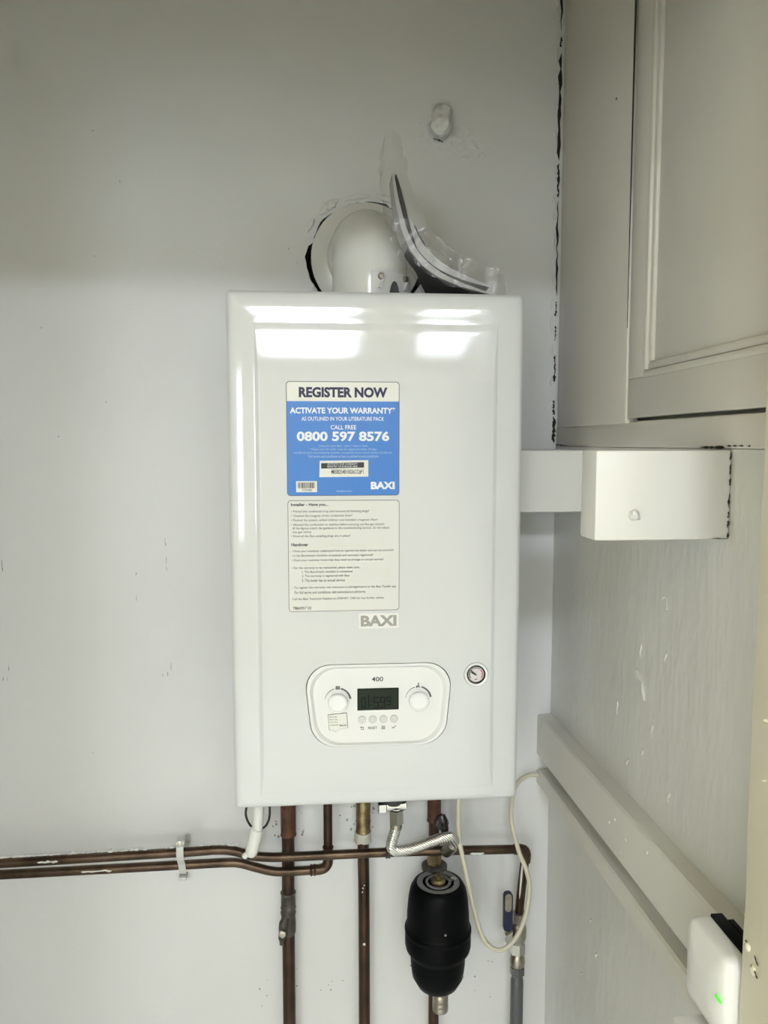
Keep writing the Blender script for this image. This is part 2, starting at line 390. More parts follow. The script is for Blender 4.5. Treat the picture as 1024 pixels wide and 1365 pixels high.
# two flat ceiling lamps in that room
def panel_lamp(x0, x1, y0, y1, lab, m='lamp'):
    lamp = thing('ceiling_lamp', ((x0+x1)/2, (y0+y1)/2, CEIL), lab, 'lamp')
    obj('housing', newbox(x0-0.015, x1+0.015, y0-0.015, y1+0.015, CEIL-0.03, CEIL, 0.004), 'whiteplastic', lamp)
    obj('diffuser', newbox(x0, x1, y0, y1, CEIL-0.065, CEIL-0.031, 0.012, seg=3), m, lamp)
panel_lamp(-0.40, 0.10, -3.24, -2.80, 'wide flat lamp on the ceiling of the room outside')
panel_lamp(0.46, 0.70, -3.24, -2.80, 'narrow flat lamp on the ceiling of the room outside', 'lampdim')

# ------------------------------------------------------------------ built-in cupboard above the right wall
cup = thing('built_in_cupboard', (XR, -0.45, 1.5455), 'cream painted built-in cupboard with panelled door high on the side wall', 'cupboard')
obj('carcass', newbox(XR+0.03, XR+0.45, -0.74, -0.002, 1.56, CEIL), 'cupboard', cup)
obj('frame_post', newbox(XR, XR+0.05, -0.09, -0.006, 1.578, CEIL, 0.002), 'cupboard', cup)
obj('bottom_rail', newbox(XR-0.001, XR+0.05, -0.735, -0.004, 1.5455, 1.580, 0.003), 'cupboard', cup)
bm = newbox(XR-0.006, XR+0.012, -0.313, -0.050, 1.577, CEIL, 0.0025)
for v in bm.verts:
    if v.co.y < -0.2: v.co.y += 0.0065*(v.co.z-1.577)/0.87
obj('filler_board', bm, 'cupboard', cup)
# door: slab with a recessed field and a double bead
bm = bmesh.new()
DX = XR-0.004
box(bm, DX+0.010, DX+0.025, -0.725, -0.3150, 1.584, CEIL-0.02)
def frame_yz(bm, x0, x1, y0, y1, z0, z1, wd, bev=0.002):
    box(bm, x0, x1, y0, y1, z0, z0+wd, bev); box(bm, x0, x1, y0, y1, z1-wd, z1, bev)
    box(bm, x0, x1, y0, y0+wd, z0+wd, z1-wd, bev); box(bm, x0, x1, y1-wd, y1, z0+wd, z1-wd, bev)
frame_yz(bm, DX, DX+0.012, -0.725, -0.3145, 1.584, CEIL-0.02, 0.050, 0.0015)
door = obj('door', bm, 'cupboard', cup)
bm = bmesh.new(); frame_yz(bm, DX-0.002, DX+0.012, -0.676, -0.3625, 1.632, CEIL-0.064, 0.009, 0.003)
frame_yz(bm, DX+0.001, DX+0.012, -0.667, -0.3715, 1.641, CEIL-0.073, 0.010, 0.003)
obj('moulding', bm, 'cupboard', door)
obj('door_panel', newbox(DX+0.005, DX+0.014, -0.657, -0.3815, 1.651, CEIL-0.083, 0.001), 'cupboard', door)

def crack(name, pts, widths, plane, depth, parent, material='gap', nrm=-1):
    """jagged dark ribbon on a wall; plane 'x' (pts are y,z) or 'y' (pts are x,z)"""
    bm = bmesh.new(); L = []
    n = len(pts)
    for i, (p, w_) in enumerate(zip(pts, widths)):
        a = Vector(pts[max(i-1, 0)]); b = Vector(pts[min(i+1, n-1)]); t = (b-a).normalized(); s = Vector((-t.y, t.x))
        pa = Vector(p)+s*w_*0.5; pb = Vector(p)-s*w_*0.5
        row = []
        for q in (pa, pb):
            for dd in (0.0, 0.0006):
                c = depth+nrm*dd
                row.append(bm.verts.new((c, q.x, q.y) if plane == 'x' else (q.x, c, q.y)))
        L.append(row)
    for i in range(n-1):
        A, B = L[i], L[i+1]
        bm.faces.new((A[1], A[3], B[3], B[1])); bm.faces.new((A[0], A[1], B[1], B[0])); bm.faces.new((A[2], A[3], B[3], B[2]))
    return obj(name, bm, material, parent)

def jag(n, p0, p1, amp, wmin, wmax, seed):
    rnd = random.Random(seed); P = []; W = []
    for i in range(n+1):
        t = i/n; P.append((p0[0]+(p1[0]-p0[0])*t+rnd.uniform(-amp, amp), p0[1]+(p1[1]-p0[1])*t+rnd.uniform(-amp, amp)*0.3))
        W.append(rnd.uniform(wmin, wmax)*rnd.choice([0.25, 0.5, 0.7, 0.8]))
    W[0] = W[-1] = 0.0004
    return P, W
# open joint between the back wall and the cupboard post
for i, (z0, z1, a, b) in enumerate([(2.44, 2.225, .003, .006), (2.215, 2.20, .003, .006), (2.19, 2.02, .005, .009), (2.015, 1.96, .003, .007), (1.955, 1.80, .003, .006), (1.79, 1.765, .002, .005), (1.75, 1.725, .002, .004), (1.70, 1.655, .003, .007), (1.625, 1.60, .003, .006), (1.598, 1.552, .005, .011)]):
    P, W = jag(14, (XR-0.0045, z0), (XR-0.0045, z1), 0.0012, a, b, 20+i)
    crack('joint_crack', P, W, 'y', -0.0004, wall_back)
# raised paint along that joint
for i in range(16):
    z = 2.28-0.045*i+random.uniform(-.015, .015); bm = bmesh.new()
    L_ = random.uniform(0.012, 0.03)
    tube(bm, [(XR-0.0095+random.uniform(-.003, .001), -0.0005, z+L_*(t/6-0.5)+0) for t in range(7)], [0.0004, .0016, .0024, .0026, .0022, .0014, .0004], seg=7)
    obj('paint_ridge', bm, 'wall', wall_back)
P, W = jag(8, (-0.005, 1.549), (-0.07, 1.5475), 0.0006, 0.002, 0.005, 41); crack('joint_crack', P, W, 'x', XR-0.0012, cup)
P, W = jag(10, (-0.505, 1.5475), (-0.556, 1.5475), 0.0004, 0.0032, 0.0045, 42); crack('joint_crack', P, W, 'x', XR-0.0012, cup)
for i, (a, b) in enumerate([(-0.561, -0.568), (-0.571, -0.579), (-0.582, -0.590), (-0.598, -0.603)]):
    P, W = jag(5, (a, 1.549), (b, 1.549), 0.0008, 0.0012, 0.003, 43+i); crack('joint_crack', P, W, 'x', XR-0.0012, cup)
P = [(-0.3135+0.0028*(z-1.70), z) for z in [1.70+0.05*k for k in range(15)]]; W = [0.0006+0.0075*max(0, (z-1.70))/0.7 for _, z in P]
crack('door_gap_shade', P, W, 'x', XR-0.0062, cup)  # dark ribbon painted for the shade between door and filler board
bm = bmesh.new(); lathe(bm, [(0.0018, 0), (0.0014, 0.0006), (0, 0.0006)], (XR-0.006, -0.255, 2.01), (-1, 0, 0), 10); obj('nail_hole', bm, 'gap', cup)

# ------------------------------------------------------------------ beam and block
obj('boxed_beam', newbox(0.10, XR-0.001, -0.165, -0.0005, 1.4475, 1.5415, 0.003), 'block',
    label='white painted beam boxed along the back wall beside the boiler', cat='beam')
blk = thing('wooden_block', (0.26, -0.55, 1.456), 'thick white painted wooden block fixed below the cupboard on the side wall', 'block')
bm = newbox(0.1895, XR-0.0005, -0.57, -0.527, 1.456, 1.5450, 0.003)
for v in bm.verts:
    v.co.x += wob(v.co, 30, 0.001); v.co.y += wob(v.co, 25, 0.0008)
obj('block_body', bm, 'block', blk)
bm = bmesh.new(); lathe(bm, [(0.0058, -0.002), (0.0050, 0.003), (0.0040, 0.005), (0.0024, 0.0066), (0, 0.0070)], (0.2285, -0.570, 1.4815), (0, -1, 0), 16)
for v in bm.verts: v.co += Vector((wob(v.co, 300, .0026), wob(v.co+Vector((1, 2, 3)), 260, .002), wob(v.co+Vector((4, 1, 3)), 280, .0026)))
obj('screw_head_lump', bm, 'block', blk, label='painted-over screw head')
for i, (a, b) in enumerate([(1.543, 1.535), (1.531, 1.521), (1.517, 1.510), (1.502, 1.488), (1.484, 1.478), (1.475, 1.468), (1.463, 1.457)]):
    P, W = jag(5, (XR-0.0022, a), (XR-0.0026, b), 0.0006, 0.0014, 0.0034, 60+i); crack('joint_crack', P, W, 'y', -0.5702, blk)
P, W = jag(5, (XR-0.018, 1.4575), (XR-0.003, 1.4572), 0.0004, 0.0008, 0.002, 71); crack('joint_crack', P, W, 'y', -0.5702, blk)

# ------------------------------------------------------------------ boards on the lower right wall
def board(name, x0, ya, yb, za0, za1, zb0, zb1, bev, lab, lump=0.0):
    bm = bmesh.new(); n = 40; rows = []
    for i in range(n+1):
        t = i/n; y = ya+(yb-ya)*t; z0 = za0+(zb0-za0)*t; z1 = za1+(zb1-za1)*t
        j = lambda k: wob((k*3.1, y*40, 0.3), 1.0, lump)
        rows.append([bm.verts.new(p) for p in ((XR-0.0002, y, z0), (x0+bev, y, z0), (x0, y, z0+bev), (x0+j(1)*.3, y, z1-bev), (x0+bev+j(2)*.4, y, z1+j(3)*.4), ((x0+XR)/2, y, z1+j(4)), (XR-0.0002, y, z1+j(5)+lump))])
    for i in range(n):
        for k in range(7): bm.faces.new((rows[i][k], rows[i][(k+1) % 7], rows[i+1][(k+1) % 7], rows[i+1][k]))
    bm.faces.new(rows[0]); bm.faces.new(rows[-1][::-1])
    return obj(name, bm, 'wood', label=lab, cat='board', sharp=40)
board('wall_board', 0.3040, -0.0005, -0.735, 1.000, 1.0735, 1.023, 1.0967, 0.003, 'wide white painted board sloping along the side wall, paint lumps on its top edge', 0.0022)
board('wall_batten', 0.3045, -0.0005, -0.735, 0.9465, 0.9745, 0.9714, 0.9994, 0.003, 'narrow white painted batten under the wide board on the side wall', 0.0006)

# paint drips and flakes on the right wall
wr = bpy.data.objects['wall_right']
for i, (y, z, L_, r_) in enumerate([(-.46, 1.1386, .016, .0022), (-.2458, .7923, .010, .0022), (-.1849, .7185, .007, .0018), (-.4296, 1.3689, .007, .0016), (-.34, 1.13, .010, .0014), (-.385, 1.16, .014, .0014), (-.41, 1.20, .02, .0013), (-.37, 1.29, .02, .0013), (-.44, 1.30, .015, .0013), (-.30, 1.19, .02, .0012), (-.22, 0.83, .008, .0014)]):
    bm = bmesh.new(); tube(bm, [(XR-0.0002, y+0.002*math.sin(k), z+L_*(k/6-0.5)) for k in range(7)], [r_*.2, r_*.7, r_*.8, r_*.9, r_, r_*.9, r_*.3], seg=8); obj('paint_drip', bm, 'wood', wr)
for i, (y, z) in enumerate([(-.3665, 1.0251), (-.311, 1.0197), (-.4284, 1.0426), (-.352, 1.0), (-.33, 1.033)]):
    bm = bmesh.new(); lathe(bm, [(0.0022, 0), (0.0018, 0.0012), (0, 0.0018)], (0.3042, y-0.03, z+0.028), (-1, 0, 0), 9); obj('paint_speck', bm, 'block', bpy.data.objects['wall_board'])
def flake(pts, d, parent):
    bm = bmesh.new(); a = [bm.verts.new((XR-0.0003-d*(0.3+0.7*((i*37) % 5)/4), y, z)) for i, (y, z) in enumerate(pts)]; b = [bm.verts.new((XR-0.0001, y, z)) for y, z in pts]
    n = len(pts); bm.faces.new(a); bm.faces.new(b[::-1])
    for i in range(n): bm.faces.new((a[i], a[(i+1) % n], b[(i+1) % n], b[i]))
    obj('paint_flake', bm, 'block', parent)
flake([(-.352, 1.257), (-.362, 1.262), (-.372, 1.256), (-.381, 1.251), (-.386, 1.240), (-.387, 1.229), (-.382, 1.236), (-.375, 1.246), (-.362, 1.250)], 0.005, wr)
flake([(-.436, 1.372), (-.440, 1.368), (-.444, 1.357), (-.441, 1.356), (-.437, 1.364)], 0.003, wr)

# scuffs on the back wall
for i, (x, z, L_) in enumerate([(-.3346, 1.3885, .014), (-.333, 1.357, .012), (-.3335, 1.343, .008), (-.3825, 1.3349, .005), (-.3836, 1.2944, .010), (-.330, 1.176, .013), (-.336, 1.163, .008), (-.344, 1.162, .006), (-.6029, 1.1617, .006), (-.5937, 1.1806, .010), (-.5970, 1.162, .006), (-.5972, 1.352, .020), (-.4336, 1.8504, .003), (-.3903, 1.9665, .003), (-.4296, 2.0433, .002), (-.4234, 1.6184, .003), (-.5, 1.5624, .004), (-.5204, 1.7361, .003), (-.463, 1.0306, .002), (-.125, 1.868, .004), (-.112, 1.845, .003)]):
    rnd = random.Random(i); P, W = jag(5, (x, z+L_/2), (x+rnd.uniform(-.001, .001), z-L_/2), 0.0005, 0.0008, 0.0020, 100+i)
    crack('scuff', P, W, 'y', -0.0003, wall_back, 'scuff')
for i in range(26):                     # small stains beneath the boiler
    rnd = random.Random(500+i); x = rnd.choice([-.16, -.11, .02, .06, .18, .21, -.06])+rnd.uniform(-.03, .03); z = rnd.choice([.93, .90, .60, .56, .59])+rnd.uniform(-.025, .025)
    bm = bmesh.new(); r_ = rnd.uniform(.0008, .0020); lathe(bm, [(r_, 0), (r_*.7, .0004), (0, .0005)], (x, 0, z), (0, -1, 0), 7)
    obj('stain_fleck', bm, 'scuff', wall_back)

for i in range(30):                     # grime round the tops of the pipes
    rnd = random.Random(900+i); x = rnd.choice([-.156, -.113, -.108, -.025, .012])+rnd.gauss(0, .007); z = rnd.uniform(.865, .935)
    bm = bmesh.new(); r_ = rnd.uniform(.0008, .0024); lathe(bm, [(r_, 0), (r_*.7, .0003), (0, .0004)], (x, 0, z), (0, -1, 0), 7)
    for v in bm.verts: v.co.z = z+(v.co.z-z)*rnd.uniform(.6, 1.6)
    obj('stain_fleck', bm, 'scuff', wall_back)

# painted-over stub high on the back wall, with the lumpy patch round it
stub = thing('wall_stub', (0.1213, -0.01, 2.05), 'painted-over round pipe stub with lumpy plaster patch high on the back wall', 'stub')
bm = bmesh.new(); lathe(bm, [(0.020, 0.0), (0.018, 0.006), (0.0165, 0.016), (0.0172, 0.020), (0.0160, 0.030), (0.011, 0.035), (0, 0.036)], (0.1213, 0.001, 2.062), (0, -1, -0.12), 22)
for v in bm.verts: v.co += Vector((wob(v.co, 120, .0030), wob(v.co+Vector((3, 3, 3)), 110, .0025), wob(v.co+Vector((7, 3, 1)), 120, .0030)))
obj('stub_cap', bm, 'wall', stub)
bm = bmesh.new(); lathe(bm, [(0.017, 0), (0.016, 0.010), (0.011, 0.018), (0, 0.020)], (0.1255, 0.001, 2.083), (0, -1, 0.1), 16)
for v in bm.verts: v.co += Vector((wob(v.co, 150, .003), wob(v.co, 170, .002), wob(v.co+Vector((7, 3, 1)), 150, .003)))
obj('stub_lump', bm, 'wall', stub)
bm = bmesh.new(); N = 44; grid = {}
for i in range(N+1):
    for j in range(N+1):
        x = 0.075+0.155*i/N; z = 2.005+0.095*j/N
        u = (x-0.145)/0.072; v_ = (z-(2.052-0.18*(x-0.12)))/0.032
        e = max(0.0, 1-(u*u+v_*v_)); h = e**0.7*max(0, 0.0008+noise.noise(Vector((x*85, z*85, 2)))*0.0040+noise.noise(Vector((x*210, z*210, 5)))*0.0016)
        grid[i, j] = bm.verts.new((x, 0.0006-h, z))
for i in range(N):
    for j in range(N): bm.faces.new((grid[i, j], grid[i+1, j], grid[i+1, j+1], grid[i, j+1]))
obj('plaster_patch', bm, 'wall', stub, sharp=60)
P, W = jag(6, (0.112, 2.046), (0.128, 2.0395), 0.0012, 0.001, 0.0045, 91); crack('stub_crack', P, W, 'y', -0.0085, stub)

# ------------------------------------------------------------------ boiler
BX, BZ0, BZ1 = 0.1975, 1.05, 1.75
YE = -0.262                # where the front cover's edge starts
boiler = thing('boiler', (0, -0.13, BZ0), 'white wall-hung gas boiler with blue sticker and control panel', 'boiler')
obj('rear_casing', newbox(-BX+0.004, BX-0.004, -0.235, -0.003, BZ0+0.03, BZ1-0.002, 0.003), 'boilerplain', boiler)
obj('chassis_underside', newbox(-BX+0.01, BX-0.01, -0.24, -0.005, BZ0+0.022, BZ0+0.03), 'darkmetal', boiler)
# front cover: rings from the side skirt over the shaped edge to the flat field (profile = integrated slope angles)
segs = [(0.003, 55), (0.003, 28), (0.006, 9), (0.006, 6), (0.004, 3.6), (0.006, 2.3), (0.006, 1.8), (0.006, 1.4), (0.003, 3.5), (0.004, 6.0), (0.005, 4.6), (0.006, 3.0), (0.008, 3.1), (0.010, 3.3), (0.010, 3.5), (0.008, 3.5), (0.007, 2.4), (0.007, 1.4), (0.008, 0.5)]
d = 0.0; p = 0.0; prof = [(0.0, 0.0)]
for L_, a in segs:
    d += L_; p += L_*math.tan(math.radians(a)); prof.append((d, p))
YF = YE-p
bm = bmesh.new(); rings = []
def ringverts(d, y):
    db = d*0.5 if d > 0.012 else d
    ds = d if d < 0.036 else 0.036+(d-0.036)*0.08
    rr = max(0.006-d*0.3, 0.0012)
    return [bm.verts.new((x, y, z)) for x, z in rrect(-BX+ds, BX-ds, BZ0+db, BZ1-d, rr, 4)]
rings.append(ringverts(0.0, -0.20))
for d, p in prof: rings.append(ringverts(d, YE-p))
for A, B in zip(rings, rings[1:]):
    n = len(A)
    for k in range(n): bm.faces.new((A[k], A[(k+1) % n], B[(k+1) % n], B[k]))
last = rings[-1]; le = [bm.edges.get((last[k], last[(k+1) % len(last)])) for k in range(len(last))]
def outline_panel(o=0.0):
    return rpoly([(-0.1022+o, 1.2528-o*0.8), (0.1036-o, 1.2522-o*0.8), (0.0928-o, 1.1368+o*0.35), (-0.0900+o, 1.1374+o*0.35)], [0.033, 0.033, 0.036, 0.036], 10)
po = outline_panel(); GC = (0.1357, 1.2335)
vp, ep = loop(bm, po, YF)
gc = [(GC[0]+0.0172*math.cos(2*math.pi*k/40), GC[1]+0.0172*math.sin(2*math.pi*k/40)) for k in range(40)]
vg, eg = loop(bm, gc, YF)
res = bmesh.ops.triangle_fill(bm, edges=le+ep+eg, use_beauty=True)
# small return edges into the openings
for vs in (vp, vg):
    vb = [bm.verts.new((v.co.x, YF+0.012, v.co.z)) for v in vs]
    for k in range(len(vs)): bm.faces.new((vs[k], vs[(k+1) % len(vs)], vb[(k+1) % len(vs)], vb[k]))
obj('front_cover', bm, 'boiler', boiler, sharp=30)
for x in (-0.159, -0.058, 0.15):
    b2 = bmesh.new(); lathe(b2, [(0.0028, 0), (0.0028, 0.004), (0.0015, 0.0052), (0, 0.0054)], (x, -0.22, BZ1-0.001), (0, 0, 1), 12); obj('cover_screw', b2, 'chrome', boiler)

# control panel
bm = bmesh.new()
o1 = outline_panel(0.0011); o2 = outline_panel(0.0052); o3 = outline_panel(0.0095); o4 = outline_panel(0.0120)
R_ = [[bm.verts.new((x, y, z)) for x, z in o] for o, y in ((o1, YF+0.010), (o1, YF-0.0004), (o2, YF-0.0002), (o3, YF+0.0048), (o4, YF+0.0050))]
for A, B in zip(R_, R_[1:]):
    for k in range(len(A)): bm.faces.new((A[k], A[(k+1) % len(A)], B[(k+1) % len(A)], B[k]))
bm.faces.new(R_[-1])
pan = obj('control_panel', bm, 'panel', boiler, sharp=20)
obj('panel_gap', prism_xz(bmesh.new(), outline_panel(0.0001), YF+0.011, YF+0.0115), 'groove', boiler)
YP = YF+0.0050
text('model_number', '400', -0.0006, 1.2292, 0.0158, 0.0066, YP-0.0003, 'ink', pan, 0.012)
def knob(cx, cz):
    b2 = bmesh.new()
    lathe(b2, [(0.0146, 0), (0.0146, 0.0018), (0.0136, 0.0022), (0.0134, 0.0095), (0.0124, 0.0108), (0.0108, 0.0108), (0.0100, 0.0098), (0, 0.0098)], (cx, YP, cz), (0, -1, 0), 40)
    box(b2, cx-0.0007, cx+0.0007, YP-0.0112, YP-0.0095, cz+0.0095, cz+0.0125)
    return obj('knob', b2, 'knobm', pan, sharp=25)
KA, KB = (-0.0552, 1.1990), (0.0558, 1.1984)
knob(*KA); knob(*KB)
def arc(cx, cz, r, a0, a1, w0, w1, y, material, parent, name='dial_arc', n=16):
    b2 = bmesh.new(); prev = None
    for k in range(n+1):
        t = k/n; a = math.radians(a0+(a1-a0)*t); w_ = w0+(w1-w0)*t
        cur = [b2.verts.new((cx+(r+s*w_/2)*math.cos(a), y, cz+(r+s*w_/2)*math.sin(a))) for s in (-1, 1)]
        if prev: b2.faces.new((prev[0], prev[1], cur[1], cur[0]))
        prev = cur
    return obj(name, b2, material, parent)
for cx, cz in (KA, KB):
    arc(cx, cz+0.0012, 0.0175, 172, 106, 0.0005, 0.0011, YP-0.0003, 'inkgrey', pan)
    arc(cx, cz+0.0012, 0.0175, 76, 8, 0.0019, 0.0028, YP-0.0003, 'inkgrey', pan)
# radiator icon, tap icon
b2 = bmesh.new()
for k in range(4): box(b2, KA[0]-0.0026+k*0.0015, KA[0]-0.0016+k*0.0015, YP-0.0004, YP, KA[1]+0.0172, KA[1]+0.0218)
for zz in (0.0180, 0.0205): box(b2, KA[0]-0.0030, KA[0]+0.0032, YP-0.0004, YP, KA[1]+zz, KA[1]+zz+0.0006)
obj('radiator_icon', b2, 'inkgrey', pan)
b2 = bmesh.new()
box(b2, KB[0]-0.0030, KB[0]-0.0012, YP-0.0004, YP, KB[1]+0.0172, KB[1]+0.0200); box(b2, KB[0]-0.0012, KB[0]+0.0016, YP-0.0004, YP, KB[1]+0.0186, KB[1]+0.0204)
box(b2, KB[0]+0.0006, KB[0]+0.0018, YP-0.0004, YP, KB[1]+0.0172, KB[1]+0.0190); box(b2, KB[0]-0.0002, KB[0]+0.0006, YP-0.0004, YP, KB[1]+0.0204, KB[1]+0.0232)
box(b2, KB[0]-0.0010, KB[0]+0.0016, YP-0.0004, YP, KB[1]+0.0226, KB[1]+0.0236)
obj('tap_icon', b2, 'inkgrey', pan)
# display
disp = obj('display', prism_xz(bmesh.new(), rrect(-0.0284, 0.0288, 1.1858, 1.2166, 0.0006, 2), YP-0.0006, YP+0.001), 'lcd', pan)
# seven-segment ghosts behind the glass: 01:599
SEG = {'0': 'abcdef', '1': 'bc', '5': 'acdfg', '9': 'abcdfg'}
b2 = bmesh.new()
def digit(ch, x, z, w_, h):
    t = 0.0011; hh = h/2
    R4 = {'a': (x, x+w_, z+h-t, z+h), 'd': (x, x+w_, z, z+t), 'g': (x, x+w_, z+hh-t/2, z+hh+t/2), 'f': (x, x+t, z+hh, z+h), 'b': (x+w_-t, x+w_, z+hh, z+h), 'e': (x, x+t, z, z+hh), 'c': (x+w_-t, x+w_, z, z+hh)}
    for s in SEG[ch]: box(b2, R4[s][0], R4[s][1], YP-0.0009, YP-0.0006, R4[s][2], R4[s][3])
for ch, x, z, w_, h in (('0', -0.0230, 1.1893, 0.0058, 0.0150), ('1', -0.0180, 1.1893, 0.0058, 0.0190), ('5', -0.0060, 1.1893, 0.0068, 0.0150), ('9', 0.0030, 1.1893, 0.0068, 0.0150), ('9', 0.0118, 1.1925, 0.0060, 0.0118)):
    digit(ch, x, z, w_, h)
for zz in (1.1925, 1.1985): box(b2, -0.0098, -0.0086, YP-0.0009, YP-0.0006, zz, zz+0.0012)
obj('display_digits', b2, 'lcdseg', pan)
obj('display_window', prism_xz(bmesh.new(), rrect(-0.0262, 0.0266, 1.1876, 1.2148, 0.0006, 2), YP-0.00075, YP-0.0006), 'lcdghost', pan)
for k, x in enumerate((-0.0218, -0.0073, 0.0075, 0.0222)):
    b2 = bmesh.new(); lathe(b2, [(0.0055, 0), (0.0055, 0.0008), (0.0048, 0.0016), (0.0035, 0.0013), (0, 0.0009)], (x, YP, 1.1727), (0, -1, 0), 24); obj('button', b2, 'button', pan)
# button symbols
b2 = bmesh.new(); x = -0.0218; z = 1.1606
box(b2, x-0.0012, x+0.0022, YP-0.0004, YP, z+0.0008, z+0.0014); box(b2, x+0.0016, x+0.0022, YP-0.0004, YP, z-0.0018, z+0.0014); box(b2, x-0.0018, x+0.0022, YP-0.0004, YP, z-0.0022, z-0.0016)
prism_xz(b2, [(x-0.0026, z+0.0011), (x-0.0008, z+0.0028), (x-0.0008, z-0.0006)], YP-0.0004, YP); obj('back_icon', b2, 'inkgrey', pan)
text('reset_lettering', 'RESET', -0.0073, 1.1606, 0.0125, 0.0034, YP-0.0003, 'inkgrey', pan, 0.015)
b2 = bmesh.new(); x = 0.0074
for q in (-0.0018, 0, 0.0018): box(b2, x-0.0026, x+0.0026, YP-0.0004, YP, 1.1606+q-0.0004, 1.1606+q+0.0004)
obj('menu_icon', b2, 'inkgrey', pan)
b2 = bmesh.new(); x = 0.0222; z = 1.1608
prism_xz(b2, [(x-0.0030, z+0.0002), (x-0.0024, z+0.0008), (x-0.0008, z-0.0010), (x+0.0028, z+0.0024), (x+0.0033, z+0.0018), (x-0.0008, z-0.0022)], YP-0.0004, YP); obj('tick_icon', b2, 'inkgrey', pan)
# small speech-bubble sticker under the left knob
def stk(name, pts, material, y, t=0.0003, parent=None): return obj(name, prism_xz(bmesh.new(), pts, y-t, y), material, parent or boiler)
bub = [(-0.0690, 1.1812), (-0.0428, 1.1834), (-0.0410, 1.1618), (-0.0545, 1.1596), (-0.0580, 1.1560), (-0.0618, 1.1588), (-0.0672, 1.1590)]
bo = stk('small_sticker_edge', bub, 'inkgrey', YP, 0.0002, pan)
cxm = sum(q[0] for q in bub)/7; czm = sum(q[1] for q in bub)/7
stk('small_sticker', [(cxm+(x-cxm)*0.95, czm+(z-czm)*0.95) for x, z in bub], 'stickerwhite', YP-0.0002, 0.0002, pan)
for k, s in enumerate(['Scan to view', 'how to use', 'your boiler', 'controls']):
    text('small_sticker_print', s, -0.0670+k*0.0004, 1.1780-k*0.0038, 0.0108, 0.0019, YP-0.0006, 'inkgrey', pan, 0.02, left=True)
text('small_sticker_logo', 'BAXI', -0.0482, 1.1656, 0.0092, 0.0026, YP-0.0006, 'inkgrey', pan, 0.03)

# pressure gauge
gx, gz = GC
b2 = bmesh.new(); lathe(b2, [(0.0166, -0.010), (0.0166, 0.0008), (0.0158, 0.0014), (0.0132, 0.0006), (0.0128, -0.002), (0, -0.002)], (gx, YF, gz), (0, -1, 0), 44)
gau = obj('pressure_gauge', b2, 'knobm', boiler, sharp=25)
b2 = bmesh.new(); lathe(b2, [(0.0130, -0.0025), (0.0128, 0.0012), (0.0112, 0.0016), (0.0108, -0.0015), (0.0108, -0.0020)], (gx, YF, gz), (0, -1, 0), 44); obj('gauge_rim', b2, 'blackgloss', gau)
b2 = bmesh.new(); lathe(b2, [(0.0109, -0.0016), (0.0109, -0.0012), (0, -0.0012)], (gx, YF, gz), (0, -1, 0), 36); obj('gauge_dial', b2, 'gaugepink', gau)
arc(gx, gz, 0.0090, 215, 130, 0.0016, 0.0016, YF+0.0009, 'gaugegreen', gau, 'gauge_scale'); arc(gx, gz, 0.0090, 125, 50, 0.0008, 0.0008, YF+0.0009, 'ink', gau, 'gauge_scale'); arc(gx, gz, 0.0090, 45, -35, 0.0016, 0.0016, YF+0.0009, 'gaugered', gau, 'gauge_scale')
b2 = bmesh.new(); prism_xz(b2, [(gx+0.0016, gz-0.0016), (gx-0.0004, gz+0.0012), (gx-0.0072, gz+0.0066), (gx-0.0066, gz+0.0020), (gx-0.0012, gz-0.0012)], YF+0.0004, YF+0.0008); obj('gauge_needle', b2, 'ink', gau)
b2 = bmesh.new(); box(b2, gx-0.0018, gx+0.0016, YF+0.0006, YF+0.0010, gz-0.0072, gz-0.0062); obj('gauge_mark', b2, 'ink', gau)

# blue registration sticker
SX0, SX1, SZ0, SZ1 = -0.1206, 0.0286, 1.4820, 1.6325
st1e = stk('sticker_border', rrect(SX0, SX1, SZ0, SZ1, 0.0045), 'inkgrey', YF, 0.0002)
st1 = stk('register_sticker', rrect(SX0+0.0008, SX1-0.0008, SZ0+0.0008, SZ1-0.0008, 0.0040), 'stickerblue', YF, 0.0004)
st1['label'] = 'blue and cream registration sticker'
ZS = SZ1-(225-75)/870*(SZ1-SZ0)
b2 = bmesh.new(); top = [q for q in rrect(SX0+0.0009, SX1-0.0009, SZ0, SZ1-0.0009, 0.0040) if q[1] > ZS]
prism_xz(b2, [(SX1-0.0009, ZS)]+top+[(SX0+0.0009, ZS)], YF-0.0006, YF-0.0004); obj('sticker_header', b2, 'stickerwhite', st1)
def s1(zx, zy): return (SX0+(zx-68)/854*(SX1-SX0), SZ1-(zy-75)/870*(SZ1-SZ0))
kx = (SX1-SX0)/854; kz = (SZ1-SZ0)/870
def line1(body, x0, x1, y0, y1, m, bold=0.0, name='sticker_lettering'):
    cx, cz = s1((x0+x1)/2, (y0+y1)/2); text(name, body, cx, cz, (x1-x0)*kx, (y1-y0)*kz, YF-0.0008, m, st1, bold)
line1('REGISTER NOW', 163, 830, 118, 197, 'inknavy', 0.045)
line1('ACTIVATE YOUR WARRANTY*', 95, 890, 270, 318, 'inkwhite', 0.034)
line1('AS OUTLINED IN YOUR LITERATURE PACK', 182, 806, 342, 372, 'inkwhite', 0.012)
line1('CALL FREE', 400, 593, 405, 438, 'inkwhite', 0.012)
line1('0800 597 8576', 145, 845, 452, 528, 'inkwhite', 0.036)
line1('Lines are open 8am - 6pm, 7 days a week', 312, 680, 554, 574, 'inkpale')
line1('* Please note the boiler must be registered within 30 days', 238, 748, 580, 600, 'inkpale')
line1('and Benchmark commissioning checklist completed and an annual service carried out', 122, 865, 606, 626, 'inkpale')
line1('Full terms and conditions at baxi.co.uk/terms-and-conditions', 232, 762, 632, 652, 'inkpale')
line1('7220486-02 04/21', 438, 560, 904, 916, 'inkpale')
